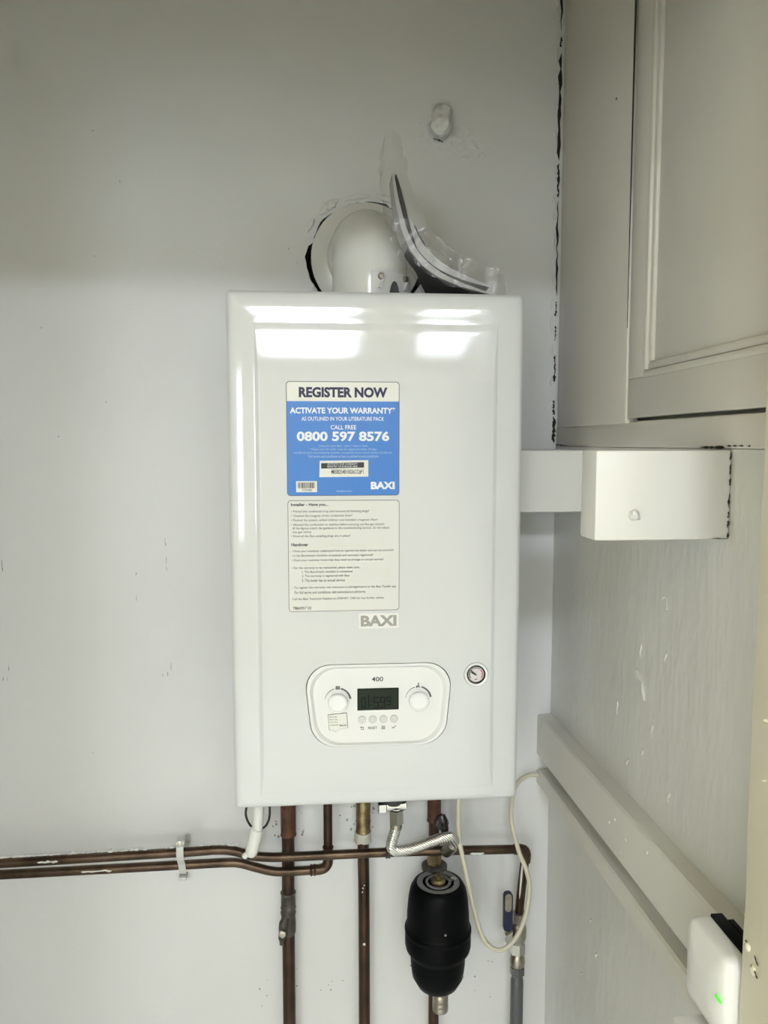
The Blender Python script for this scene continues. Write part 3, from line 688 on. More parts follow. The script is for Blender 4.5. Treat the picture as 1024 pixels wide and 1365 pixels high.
line1('BAXI', 703, 886, 838, 896, 'inkwhite', 0.045, 'sticker_logo')
(xa, za), (xb, zb) = s1(312, 802), s1(684, 674)
b2 = bmesh.new(); prism_xz(b2, [(xa, za), (xb, za+0.0006), (xb, zb+0.0004), (xa+0.0006, zb-0.0004)], YF-0.0006, YF-0.0004); obj('serial_label', b2, 'stickerwhite', st1)
(xa, za), (xb, zb) = s1(326, 736), s1(652, 690)
b2 = bmesh.new(); prism_xz(b2, [(xa, za), (xb, za+0.0012), (xb, zb+0.0004), (xa, zb-0.0008)], YF-0.0008, YF-0.0006); obj('serial_strip', b2, 'ink', st1)
def line1b(body, x0, x1, y0, y1, m, bold=0.0):
    cx, cz = s1((x0+x1)/2, (y0+y1)/2); text('serial_lettering', body, cx, cz, (x1-x0)*kx, (y1-y0)*kz, YF-0.0010, m, st1, bold)
line1b('ACTIVATE YOUR WARRANTY', 374, 602, 694, 708, 'inkwhite'); line1b('REGISTER YOUR BOILER HERE', 374, 602, 713, 728, 'inkwhite')
line1b('ME08254B10026CC#F1', 404, 648, 744, 780, 'ink', 0.01)
(xa, za), (xb, zb) = s1(136, 916), s1(294, 832)
b2 = bmesh.new(); prism_xz(b2, [(xa, za), (xb, za), (xb, zb), (xa, zb)], YF-0.0006, YF-0.0004); obj('barcode_label', b2, 'stickerwhite', st1)
b2 = bmesh.new(); rnd = random.Random(3); t = 148.0
while t < 280:
    w_ = rnd.choice([2.2, 3.5, 5.0]); (xa, za), (xb, zb) = s1(t, 886), s1(min(t+w_, 283), 842); box(b2, xa, xb, YF-0.0008, YF-0.0006, za, zb); t += w_+rnd.choice([2.2, 3.0, 4.2])
obj('barcode_bars', b2, 'ink', st1)
line1b('7720486', 180, 256, 892, 908, 'inkgrey')

# installer checklist sticker
TX0, TX1, TZ0, TZ1 = -0.1202, 0.0288, 1.3262, 1.4762
stk('checklist_border', rrect(TX0, TX1, TZ0, TZ1, 0.0045), 'inkgrey', YF, 0.0002)
st2 = stk('checklist_sticker', rrect(TX0+0.0007, TX1-0.0007, TZ0+0.0007, TZ1-0.0007, 0.0040), 'stickergrey', YF, 0.0004)
st2['label'] = 'pale printed installer checklist sticker'
kx2 = (TX1-TX0)/844; kz2 = (TZ1-TZ0)/845
def line2(body, x0, x1, yc, h=22, m='ink', bold=0.004):
    x = TX0+(x0-78)*kx2; z = TZ1-(yc-35)*kz2
    text('checklist_print', body, x, z, (x1-x0)*kx2, h*kz2, YF-0.0006, m, st2, bold, left=True)
line2('Installer - Have you...', 103, 382, 70, 28, 'ink', 0.03)
for b_, a, c, yy in [('• Primed the condensate trap and removed all blanking plugs?', 103, 690, 120), ('• Checked the integrity of the condensate drain?', 103, 563, 153), ('• Flushed the system, added inhibitor and included a magnetic filter?', 103, 757, 186), ('• Allowed the combustion to stabilise before carrying out flue gas checks?', 103, 805, 220),
    ('(If the figures match the guidance in the commissioning section, do not adjust', 113, 845, 247), ('the gas valve)', 113, 252, 275), ('• Ensured the flue sampling plugs are in place?', 103, 548, 306)]: line2(b_, a, c, yy)
line2('Handover', 103, 230, 368, 26, 'ink', 0.03)
for b_, a, c, yy in [('• Does your customer understand how to operate the boiler and use the controls?', 105, 878, 419), ('• Is the Benchmark checklist completed and warranty registered?', 105, 720, 454), ('• Does your customer know that they need to arrange an annual service?', 105, 800, 488),
    ('• For the warranty to be maintained, please make sure...', 105, 628, 547), ('1. The Benchmark checklist is completed', 180, 562, 578), ('2. The warranty is registered with Baxi', 180, 540, 609), ('3. The boiler has an annual service', 180, 505, 641),
    ('• To register the warranty visit www.baxi.co.uk/registration or the Baxi Toolkit app', 107, 897, 697), ('For full terms and conditions visit www.baxi.co.uk/terms', 123, 660, 732), ('Call the Baxi Technical Helpline on 0344 871 1545 for any further advice.', 107, 806, 784)]: line2(b_, a, c, yy)
line2('7866957 02', 110, 250, 852, 22, 'ink', 0.01)

# silver badge
stk('logo_badge', rrect(-0.0266, 0.0280, 1.3016, 1.3226, 0.0010), 'badgeplate', YF, 0.0009)
text('logo_lettering', 'BAXI', 0.0006, 1.3120, 0.0486, 0.0150, YF-0.0012, 'silver', boiler, 0.045)

# ------------------------------------------------------------------ flue
flue = thing('flue_elbow', (0.0, -0.14, BZ1), 'glossy white flue elbow rising from the boiler top into the wall', 'flue')
FX, FY, FR, FZ = -0.001, -0.135, 0.0555, 1.853
path = [(FX, FY, BZ1-0.001), (FX, FY, 1.775)]; rad = [FR, FR]
for k in range(13):
    a = math.pi/2*k/12; path.append((FX, FY+0.066*(1-math.cos(a)), FZ-0.066+0.066*math.sin(a))); rad.append(FR)
path += [(FX, -0.03, FZ), (FX, 0.085, FZ)]; rad += [FR, FR]
bm = bmesh.new(); tube(bm, path, rad, 48); obj('elbow', bm, 'flue', flue)
bm = bmesh.new(); lathe(bm, [(0.0560, 0), (0.0600, 0.001), (0.0605, 0.010), (0.0565, 0.0115), (0.0556, 0.0115)], (FX, FY, BZ1-0.0005), (0, 0, 1), 48); obj('base_collar', bm, 'flue', flue)
bm = bmesh.new(); lathe(bm, [(0.0556, 0), (0.084, 0.0), (0.0885, 0.003), (0.0895, 0.010), (0.0860, 0.0125), (0.0640, 0.017), (0.0600, 0.024), (0.0556, 0.026)], (FX+0.002, -0.004, FZ-0.002), (0, -1, 0), 56); obj('wall_collar', bm, 'flue', flue)
# clamp bracket at the elbow's foot
bm = bmesh.new(); n = 14; pr = []
for k in range(n+1):
    a = math.radians(-92+62*k/n); pr.append((FX+0.0615*math.cos(a), FY+0.0615*math.sin(a)))
    v = pr[-1]
rows = []
for x, y in pr:
    u = Vector((x-FX, y-FY)).normalized()
    rows.append([bm.verts.new((x+u.x*o, y+u.y*o, z)) for o, z in ((0, BZ1+0.008), (0.004, BZ1+0.008), (0.004, BZ1+0.0415), (0, BZ1+0.0415))])
for A, B in zip(rows, rows[1:]):
    for k in range(4): bm.faces.new((A[k], A[(k+1) % 4], B[(k+1) % 4], B[k]))
bm.faces.new(rows[0]); bm.faces.new(rows[-1][::-1])
clamp = obj('clamp_band', bm, 'bracketgrey', flue)
for a in (-80, -44):
    a = math.radians(a); c = Vector((FX+0.0655*math.cos(a), FY+0.0655*math.sin(a), BZ1+0.0345)); nrm = (math.cos(a), math.sin(a), 0)
    bm = bmesh.new(); lathe(bm, [(0.0048, 0), (0.0048, 0.003), (0.0036, 0.004), (0.0022, 0.004), (0.0018, 0.002), (0, 0.002)], c, nrm, 18); obj('clamp_screw', bm, 'nickel', clamp)
    t = Vector((-math.sin(a), math.cos(a), 0)); bm = bmesh.new()
    q = [c+t*0.0035+Vector((0, 0, 0.003)), c+t*0.006+Vector((0, 0, 0.001)), c+t*-0.001+Vector((0, 0, -0.016)), c+t*-0.0045+Vector((0, 0, -0.016))]
    N_ = Vector(nrm); A = [bm.verts.new(p_) for p_ in q]; B = [bm.verts.new(p_+N_*0.0035) for p_ in q]
    bm.faces.new(A); bm.faces.new(B[::-1])
    for k in range(4): bm.faces.new((A[k], A[(k+1) % 4], B[(k+1) % 4], B[k]))
    obj('clamp_rib', bm, 'bracketgrey', clamp)
a = math.radians(-62); c = Vector((FX+0.0656*math.cos(a), FY+0.0656*math.sin(a), BZ1+0.012)); t = Vector((-math.sin(a), math.cos(a), 0)); N_ = Vector((math.cos(a), math.sin(a), 0)); bm = bmesh.new()
q = [c+t*s+Vector((0, 0, h)) for s, h in ((-0.0085, 0.0), (-0.0060, 0.010), (-0.0035, 0.0155), (0.0, 0.0175), (0.0035, 0.0155), (0.0060, 0.010), (0.0085, 0.0))]
A = [bm.verts.new(p_) for p_ in q]; B = [bm.verts.new(p_+N_*0.0006) for p_ in q]; bm.faces.new(A); bm.faces.new(B[::-1])
for k in range(7): bm.faces.new((A[k], A[(k+1) % 7], B[(k+1) % 7], B[k]))
obj('clamp_opening', bm, 'greypipe', clamp)

# ------------------------------------------------------------------ bag of manuals leaning between flue and boiler top
pack = thing('literature_pack', (0.10, -0.16, BZ1), 'bent stack of manuals in a clear plastic bag leaning on the flue', 'manuals')
curve = smooth_path([(0.0250, 0, 1.9080), (0.0295, 0, 1.8720), (0.0395, 0, 1.8320), (0.0560, 0, 1.8020), (0.0830, 0, 1.7800), (0.1180, 0, 1.7660), (0.1540, 0, 1.7570)], 6)
def sheet(bm, path, off0, off1, y0, y1, ext=0, ripple=0.0, ny=6, seed=0.0, thick_end=None):
    """curved slab: path in xz; off0/off1 = offsets along the normal (up-right)"""
    n = len(path); rows = []
    for i, p_ in enumerate(path):
        t = (path[min(i+1, n-1)]-path[max(i-1, 0)]).normalized(); nr = Vector((-t.z, 0, t.x))
        if nr.x < 0 and nr.z < 0: nr = -nr
        f = i/(n-1)
        row = []
        for side in (0, 1):
            o = off0 if side == 0 else off1
            o = o(f) if callable(o) else o
            line = []
            for k in range(ny+1):
                ye = y1(p_.x) if callable(y1) else y1
                y = y0+(ye-y0)*k/ny
                rp = ripple*noise.noise(Vector((i*0.45+seed, y*26, side*3+seed)))
                q_ = p_+nr*(o+rp); q_.y = y+ripple*0.8*noise.noise(Vector((i*0.5, seed+9, side)))
                if q_.z < BZ1+0.0012: q_.z = BZ1+0.0012
                line.append(bm.verts.new(q_))
            row.append(line)
        rows.append(row)
    for i in range(n-1):
        for s in (0, 1):
            for k in range(ny): bm.faces.new((rows[i][s][k], rows[i][s][k+1], rows[i+1][s][k+1], rows[i+1][s][k]))
        for k in (0, ny): bm.faces.new((rows[i][0][k], rows[i][1][k], rows[i+1][1][k], rows[i+1][0][k]))
    for i in (0, n-1):
        for k in range(ny): bm.faces.new((rows[i][0][k], rows[i][0][k+1], rows[i][1][k+1], rows[i][1][k]))
    return bm
Y1 = lambda x: -0.200+0.150*min(1.0, max(0.0, (x-0.062)/0.05))**1.0
up_ = lambda a, b: (lambda f: a+(b-a)*math.sin(math.pi*min(max(f, 0), 1)))
obj('booklet', sheet(bmesh.new(), curve, -0.0035, up_(-0.0010, 0.0045), -0.245, Y1), 'pages', pack)
obj('booklet_shade', sheet(bmesh.new(), curve[15:], -0.0050, -0.0036, -0.243, Y1), 'bookshade', pack, label='dark sheet painted for shade on the underside')  # shade under the lower part of the stack, painted as a near-black sheet
c2 = [p_ for p_ in curve[3:]]
obj('booklet', sheet(bmesh.new(), c2, lambda f: 0.0052+0.004*max(0, 0.35-f)/0.35*0+0.001, up_(0.0085, 0.0165), -0.243, Y1), 'pages', pack)
# (the stack is narrower where it stands in front of the flue)
# dark sheet painted as the shade between the two booklets, upper end of bend
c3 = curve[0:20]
obj('booklet_shade', sheet(bmesh.new(), c3, lambda f: 0.0012+0.0035*math.sin(math.pi*f), lambda f: 0.0018+0.0075*math.sin(math.pi*f)**0.8, -0.2445, Y1), 'bookshade', pack, label='dark sheet painted for shade in the gap between booklets')
cb = smooth_path([(0.0160, 0, 1.9560), (0.0140, 0, 1.9200), (0.0210, 0, 1.8700), (0.0350, 0, 1.8260), (0.0560, 0, 1.7960), (0.0850, 0, 1.7750), (0.1200, 0, 1.7620), (0.1600, 0, 1.7545), (0.1760, 0, 1.7560)], 6)
obj('plastic_bag', sheet(bmesh.new(), cb, lambda f: -0.004-0.003*math.sin(math.pi*f), lambda f: 0.014+0.024*math.sin(math.pi*min(1, f*0.95))**0.8, -0.258, (lambda x: Y1(x)+0.004), ripple=0.005, ny=14, seed=2.3), 'film', pack, sharp=60)

# ------------------------------------------------------------------ pipework
YV = -0.030; YH = -0.055; YL = -0.050; YU = -0.068
def pipe(name, pts, r, material, parent, n=6, seg=16, smooth=True): 
    bm = bmesh.new(); tube(bm, smooth_path(pts, n) if smooth else pts, r, seg); return obj(name, bm, material, parent)
def elbow_path(p0, c, p1, rad=0.014, n=6):
    """straight p0->c->p1 with a rounded corner"""
    p0, c, p1 = Vector(p0), Vector(c), Vector(p1); a = (p0-c).normalized(); b = (p1-c).normalized()
    out = [p0]
    for k in range(n+1):
        t = k/n; out.append((c+a*rad)*(1-t)**2+c*2*t*(1-t)+(c+b*rad)*t*t)
    out.append(p1); return out
def sleeve(name, p0, p1, r, material, parent, bead=0.001):
    p0, p1 = Vector(p0), Vector(p1); L_ = (p1-p0).length; bm = bmesh.new()
    lathe(bm, [(r-0.0006, 0), (r+bead*.6, 0.0006), (r+bead, 0.0018), (r, 0.004), (r, L_-0.004), (r+bead, L_-0.0018), (r+bead*.6, L_-0.0006), (r-0.0006, L_)], p0, p1-p0, 20)
    return obj(name, bm, material, parent)
def hexnut(name, p0, p1, r, material, parent):
    p0, p1 = Vector(p0), Vector(p1); L_ = (p1-p0).length; bm = bmesh.new()
    lathe(bm, [(r*0.86, 0), (r, 0.0015), (r, L_-0.0015), (r*0.86, L_)], p0, p1-p0, 6); return obj(name, bm, material, parent, sharp=20)

# vertical 22 mm pipe on the left
pa = thing('copper_pipe', (-0.1365, YV, 0), 'thick vertical copper pipe with dark grey joint and drain valve, left under the boiler', 'pipe')
pipe('tube', [(-0.1350, YV, BZ0+0.03), (-0.1358, YV, 0.86), (-0.1368, YV, 0.70), (-0.1375, YV, 0.0)], 0.0108, 'copperdark', pa)
sleeve('top_joint', (-0.1350, YV, 0.885), (-0.1350, YV, 1.07), 0.0128, 'rust', pa)
sleeve('coupling', (-0.1366, YV, 0.755), (-0.1366, YV, 0.785), 0.0124, 'greyfit', pa)
bm = bmesh.new(); lathe(bm, [(0.0110, 0), (0.0125, 0.004), (0.0128, 0.020), (0.0120, 0.034), (0.0135, 0.040), (0.0112, 0.046)], (-0.1368, YV, 0.708), (0, 0, 1), 20); obj('reducer', bm, 'greyfit', pa)
bm = bmesh.new(); tube(bm, smooth_path([(-0.138, YV-0.006, 0.748), (-0.144, YV-0.014, 0.738), (-0.146, YV-0.016, 0.722), (-0.148, YV-0.016, 0.700)], 4), [0.006]*4+[0.0075]*4+[0.0065]*3+[0.004, 0.0036], 12); dv = obj('drain_valve', bm, 'greyfit', pa)
bm = bmesh.new(); lathe(bm, [(0.0062, 0), (0.0066, 0.003), (0.0060, 0.006), (0.003, 0.007), (0, 0.007)], (-0.1455, YV-0.024, 0.726), (0, -1, 0.1), 6); obj('valve_square', bm, 'nickel', dv)

# vertical 22 mm pipe in the middle
pb = thing('copper_pipe', (-0.0068, YV, 0), 'vertical copper pipe with white paint specks, middle of the three under the boiler', 'pipe')
pipe('tube', [(-0.0070, YV, BZ0+0.03), (-0.0072, YV, 0.86), (-0.0060, YV, 0.70), (-0.0058, YV, 0.0)], 0.0098, 'copperdark', pb)
sleeve('top_joint', (-0.0072, YV, 0.886), (-0.0072, YV, 1.07), 0.0125, 'brass', pb)
bm = bmesh.new(); lathe(bm, [(0.0142, 0.004), (0.0150, 0.008), (0.0135, 0.020), (0.0100, 0.022)], (-0.0072, YV, 0.865), (0, 0, 1), 16)
for v in bm.verts: v.co += Vector((wob(v.co, 150, .003), wob(v.co, 120, .003), wob(v.co+Vector((2, 2, 2)), 150, .003)))
obj('filler_ring', bm, 'plaster', pb, label='cream sealant ring')
for x, z, r_ in ((-0.0065, 0.688, 0.0026), (-0.0085, 0.790, 0.0014), (-0.0060, 0.795, 0.0013), (-0.0095, 0.783, 0.0012)):
    bm = bmesh.new(); lathe(bm, [(r_, 0), (r_*.8, .001), (0, .0015)], (x, YV-0.0098, z), (0, -1, 0), 9); obj('paint_speck', bm, 'block', pb)

# vertical pipe on the right, behind the filter
pc = thing('copper_pipe', (0.1165, YV, 0), 'vertical copper pipe passing behind the black filter', 'pipe')
pipe('tube', [(0.1160, YV, BZ0+0.03), (0.1160, YV, 0.85), (0.1168, YV, 0.62), (0.1170, YV, 0.0)], 0.0092, 'copperdark', pc)
sleeve('top_joint', (0.1160, YV, 0.90), (0.1160, YV, 1.07), 0.0118, 'rust', pc)
iso = obj('isolator_body', lathe(bmesh.new(), [(0.006, 0), (0.0115, 0.002), (0.0115, 0.018), (0.0075, 0.020), (0.0075, 0.026), (0, 0.026)], (0.1235, YV-0.004, 0.905), (0.2, -1, 0), 16), 'greyfit', pc)
bm = bmesh.new(); tube(bm, [(0.1240, YV-0.030, 0.925), (0.1265, YV-0.033, 0.917), (0.1285, YV-0.034, 0.903), (0.1290, YV-0.034, 0.890)], [0.0060, 0.0078, 0.0074, 0.0050], 10); obj('isolator_lever', bm, 'blackgloss', pc)

# lower horizontal 15 mm pipe with elbow up into the boiler
pl = thing('copper_pipe', (-0.35, YL, 0.83), 'lower horizontal copper pipe bending up by an elbow into the boiler', 'pipe')
pts = smooth_path([(-0.999, YL, 0.8475), (-0.6021, YL, 0.8498), (-0.3102, YL, 0.8523), (-0.2406, YL, 0.8528), (-0.2155, YL, 0.8507), (-0.1904, YL, 0.8425), (-0.1653, YL, 0.8349), (-0.1468, YL, 0.8324), (-0.1151, YL, 0.8323), (-0.0860, YL, 0.8329)], 6)
bm = bmesh.new(); tube(bm, pts, 0.0075, 16); obj('tube', bm, 'copper', pl)
bm = bmesh.new(); tube(bm, elbow_path((-0.0960, YL, 0.8328), (-0.0680, YL, 0.8333), (-0.0680, YL, 0.866), 0.017, 10), 0.0086, 18); obj('elbow', bm, 'copper', pl)
sleeve('solder_joint', (-0.0985, YL, 0.8326), (-0.0885, YL, 0.8329), 0.0088, 'copper', pl, 0.0012)
pipe('riser', [(-0.0680, YL, 0.86), (-0.0675, YL, BZ0+0.03)], 0.0074, 'copperdark', pl, smooth=False)
sleeve('solder_joint', (-0.0680, YL, 0.860), (-0.0680, YL, 0.874), 0.0086, 'copper', pl)

# upper horizontal pipe, elbow down to the stop valve
pu = thing('copper_pipe', (-0.35, YH, 0.85), 'upper horizontal copper pipe running the whole wall to an elbow down', 'pipe')
pts = smooth_path([(-0.999, YU, 0.8745), (-0.5945, YU, 0.8791), (-0.3064, YU, 0.8841), (-0.2532, YU, 0.8855), (-0.2235, YU, 0.8823), (-0.1973, YU, 0.8737), (-0.1690, YU, 0.8692), (-0.1295, YU, 0.8680), (0.0356, YU, 0.8680), (0.1374, YU, 0.8662), (0.2050, -0.062, 0.8610), (0.2600, YH, 0.8558)], 6)
bm = bmesh.new(); tube(bm, pts, 0.0075, 16); obj('tube', bm, 'copper', pu)
bm = bmesh.new(); tube(bm, elbow_path((0.2510, YH, 0.8560), (0.2730, YH, 0.8552), (0.2712, YH, 0.833), 0.012, 10), 0.0088, 18); obj('elbow', bm, 'copper', pu)
pipe('down_pipe', [(0.2708, YH, 0.84), (0.2660, YH, 0.79), (0.2612, YH, 0.735)], 0.0074, 'copperdark', pu)
bm = bmesh.new(); tube(bm, [(0.2655-0.0052*k/8, YH-0.0062, 0.845-0.075*k/8) for k in range(9)], [0.0004, .0012, .0016, .0018, .0018, .0018, .0016, .0014, .0004], 8); obj('paint_splash', bm, 'block', pu)
sleeve('solder_joint', (0.0280, YU, 0.8681), (0.0360, YU, 0.8681), 0.0090, 'greyfit', pu, 0.0012)
# crust of old white paint and plaster along the tops of the two pipes
for i, (x0, x1, zt, mt) in enumerate([(-0.60, -0.50, 0.8868, 'wall'), (-0.49, -0.43, 0.8872, 'wall'), (-0.43, -0.34, 0.8882, 'wall'), (-0.335, -0.30, 0.8896, 'wall'), (-0.285, -0.215, 0.8908, 'wall'), (-0.228, -0.200, 0.8870, 'wall')]):
    bm = bmesh.new(); n = 26
    tube(bm, [(x0+(x1-x0)*k/n, YU+0.004+wob((k, i, 0), .7, .003), zt-(0.006*(k/n) if i == 5 else 0)+wob((k*.6, i*4, 2), 1.0, 0.0030)) for k in range(n+1)], [0.0005]+[(0.0012+0.0040*random.random()**2 if i in (1, 2, 3) else 0.0016+0.0018*random.random()) for _ in range(n-1)]+[0.0005], 7); obj('paint_crust', bm, mt, pu)
for i, (x0, x1) in enumerate([(-0.475, -0.42), (-0.535, -0.50), (0.170, 0.195)]):
    bm = bmesh.new(); n = 8; z_ = 0.8500 if i == 0 else 0.8795 if i == 1 else 0.8600
    tube(bm, [(x0+(x1-x0)*k/n, (YL if i == 0 else YU)-0.0066+wob((k, i, 5), .9, .0006), z_+0.002+wob((k, i, 1), .9, .002)) for k in range(n+1)], [0.0003]+[0.0012+0.0010*random.random() for _ in range(n-1)]+[0.0003], 7); obj('paint_splash', bm, 'block', pl if i == 0 else pu)

# stop valve and the grey supply pipe below it
sv = thing('stop_valve', (0.2600, YH, 0.66), 'chrome lever stop valve with blue handle below the pipe elbow', 'valve')
hexnut('top_nut', (0.2612, YH, 0.7230), (0.2614, YH, 0.7420), 0.0125, 'nickel', sv)
bm = bmesh.new(); lathe(bm, [(0.0100, 0), (0.0125, 0.003), (0.0142, 0.012), (0.0142, 0.026), (0.0118, 0.034), (0.0100, 0.036)], (0.2606, YH, 0.6880), (0, 0, 1), 22); obj('valve_body', bm, 'nickel', sv)
hexnut('bottom_nut', (0.2602, YH, 0.6660), (0.2604, YH, 0.6875), 0.0128, 'chrome', sv)
bm = bmesh.new(); lathe(bm, [(0.0075, 0), (0.0075, 0.014), (0.0055, 0.016), (0, 0.016)], (0.2500, YH-0.010, 0.7020), (-0.8, -0.6, 0), 14); obj('stem', bm, 'chrome', sv)
bm = bmesh.new()
lp = smooth_path([(0.2395, YH-0.022, 0.6960), (0.2385, YH-0.026, 0.7120), (0.2360, YH-0.028, 0.7300), (0.2345, YH-0.028, 0.7600), (0.2345, YH-0.027, 0.7930)], 5)
n = len(lp); prev = None
for i, p_ in enumerate(lp):
    hw = 0.0052 if i < 8 else 0.0070; cur = [bm.verts.new(p_+Vector((s*hw, t_*0.0012, 0))) for s, t_ in ((-1, -1), (1, -1), (1, 1), (-1, 1))]
    if prev:
        for k in range(4): bm.faces.new((prev[k], prev[(k+1) % 4], cur[(k+1) % 4], cur[k]))
    else: bm.faces.new(cur)
    prev = cur
bm.faces.new(prev[::-1]); lev = obj('lever', bm, 'chrome', sv)
bm = bmesh.new(); prism_xz(bm, rrect(0.2266, 0.2424, 0.7280, 0.7975, 0.0075), YH-0.0315, YH-0.0245); gr = obj('handle_sleeve', bm, 'bluegrip', lev, label='dark blue plastic sleeve')
bm = bmesh.new(); prism_xz(bm, rrect(0.2290, 0.2400, 0.7640, 0.7950, 0.0050), YH-0.0322, YH-0.0315); obj('worn_tip', bm, 'nickel', lev)
gp = thing('supply_pipe', (0.2600, YH, 0), 'grey supply pipe with compression fitting rising to the stop valve', 'pipe')
pipe('tube', [(0.2600, YH, 0.612), (0.2598, YH, 0.0)], 0.0112, 'greypipe', gp, smooth=False)
bm = bmesh.new(); lathe(bm, [(0.0112, 0), (0.0108, 0.012), (0.0085, 0.022), (0.0085, 0.028)], (0.2600, YH, 0.606), (0, 0, 1), 20); obj('taper', bm, 'greypipe', gp)
hexnut('lower_nut', (0.2600, YH, 0.6270), (0.2601, YH, 0.6430), 0.0128, 'greypipe', gp)
bm = bmesh.new(); lathe(bm, [(0.0102, 0), (0.0128, 0.003), (0.0134, 0.010), (0.0120, 0.019), (0.0095, 0.023)], (0.2600, YH, 0.6430), (0, 0, 1), 20); obj('fitting_body', bm, 'nickel', gp)

# pipe clip holding both horizontal pipes
clip = thing('pipe_clip', (-0.3083, -0.03, 0.833), 'pale double pipe clip strapping the two copper pipes to the wall', 'clip')
obj('back_plate', newbox(-0.3130, -0.3036, -0.004, -0.0005, 0.8480, 0.8800, 0.001), 'bracketgrey', clip)
obj('stand_off', newbox(-0.3130, -0.3036, -0.058, -0.003, 0.8665, 0.8700, 0.001), 'bracketgrey', clip)
bm = bmesh.new(); strap = [(0.898, -0.030), (0.894, -0.050)]
P_ = [(-0.058, 0.9020), (-0.068, 0.9015), (-0.0775, 0.8970), (-0.0785, 0.8840), (-0.0740, 0.8730), (-0.0660, 0.8630), (-0.0610, 0.8510), (-0.0580, 0.8420), (-0.0520, 0.8375), (-0.045, 0.8365)]
P_ = [(v.x, v.z) for v in smooth_path([(a, 0, b) for a, b in P_], 4)]
prev = None
for y, z in P_:
    cur = [bm.verts.new((x, y+o, z)) for x, o in ((-0.3140, 0), (-0.3026, 0), (-0.3026, 0.0018), (-0.3140, 0.0018))]
    if prev:
        for k in range(4): bm.faces.new((prev[k], prev[(k+1) % 4], cur[(k+1) % 4], cur[k]))
    else: bm.faces.new(cur)
    prev = cur
bm.faces.new(prev[::-1]); obj('strap', bm, 'bracketgrey', clip)
obj('foot', newbox(-0.3150, -0.3016, -0.062, -0.044, 0.8310, 0.8370, 0.001), 'bracketgrey', clip)
obj('head', newbox(-0.3150, -0.3016, -0.074, -0.056, 0.9000, 0.9060, 0.001), 'bracketgrey', clip)
bm = bmesh.new(); lathe(bm, [(0.0040, 0), (0.0034, 0.0016), (0, 0.002)], (-0.3083, -0.0738, 0.9030), (0, -1, 0.2), 12); obj('screw', bm, 'nickel', clip)

# condensate pipe (white plastic) and its black cable
cond = thing('condensate_pipe', (-0.195, -0.09, 0.88), 'short white plastic condensate pipe hanging from the boiler', 'pipe')
pipe('pipe_stem', [(-0.1775, -0.085, BZ0+0.03), (-0.1797, -0.088, 0.962), (-0.1838, -0.090, 0.920)], 0.0086, 'whiteplastic', cond)
bm = bmesh.new(); tube(bm, [(-0.1825, -0.090, 0.9310), (-0.1832, -0.090, 0.9290), (-0.1855, -0.0905, 0.9180), (-0.1910, -0.091, 0.8960), (-0.1922, -0.091, 0.8900), (-0.1930, -0.091, 0.8850)], [0.0088, 0.0106, 0.0110, 0.0108, 0.0098, 0.0060], 20); obj('socket', bm, 'whiteplastic', cond)
bm = bmesh.new(); lathe(bm, [(0.0050, 0), (0.0048, 0.006), (0.003, 0.008), (0, 0.0082)], (-0.1990, -0.094, 0.8905), (-0.7, -0.3, -0.6), 12); obj('spout', bm, 'whiteplastic', cond)
bm = bmesh.new(); tube(bm, smooth_path([(-0.1830, -0.060, BZ0+0.03), (-0.1905, -0.060, 0.975), (-0.2010, -0.060, 0.955), (-0.2030, -0.060, 0.938), (-0.1960, -0.060, 0.921), (-0.1840, -0.060, 0.914), (-0.1720, -0.060, 0.918), (-0.1650, -0.060, 0.932), (-0.1640, -0.060, 0.950), (-0.1650, -0.060, 0.975), (-0.1640, -0.060, BZ0+0.03)], 5), 0.0019, 10)
obj('black_cable', bm, 'blackgloss', label='thin black cable looping behind the white condensate pipe', cat='cable')

# filling loop: chrome valve, braided hose
fl = thing('filling_valve', (0.036, -0.09, 0.93), 'chrome filling valve with square nuts at the underside of the boiler', 'valve')
bm = bmesh.new(); lathe(bm, [(0.013, 0), (0.015, 0.004), (0.015, 0.060), (0.012, 0.064), (0.012, 0.11)], (0.0385, -0.098, 0.968), (0, 0, 1), 20); obj('valve_body', bm, 'darkmetal', fl)
hexnut('side_nut', (0.0130, -0.098, 0.9640), (0.0270, -0.098, 0.9640), 0.0125, 'chrome', fl)
hexnut('side_nut', (0.0500, -0.098, 0.9650), (0.0600, -0.098, 0.9670), 0.0085, 'chrome', fl)
bm = bmesh.new(); tube(bm, [(0.0230, -0.098, 0.9640), (0.0560, -0.098, 0.9650)], 0.0092, 16); obj('cross_tube', bm, 'chrome', fl)
hexnut('outlet_nut', (0.0425, -0.100, 0.9600), (0.0430, -0.100, 0.9350), 0.0125, 'chrome', fl)
bm = bmesh.new(); hp = smooth_path([(0.0425, -0.100, 0.9420), (0.0420, -0.101, 0.9270), (0.0370, -0.103, 0.9110), (0.0345, -0.105, 0.8980), (0.0420, -0.106, 0.8910), (0.0580, -0.106, 0.8920), (0.0800, -0.106, 0.8970), (0.1000, -0.105, 0.9030), (0.1190, -0.104, 0.9080), (0.1330, -0.102, 0.9075), (0.1395, -0.098, 0.8980), (0.1350, -0.090, 0.8830), (0.1290, -0.078, 0.8700)], 8)
tube(bm, hp, 0.0088, 18); hose = obj('braided_hose', bm, 'braid', label='silver braided filling hose crossing in front of the copper pipes', cat='hose')
for a, b in ((0, 8), (84, 96)):
    bm = bmesh.new(); tube(bm, hp[a:b+1], 0.0098, 18); obj('ferrule', bm, 'nickel', hose)

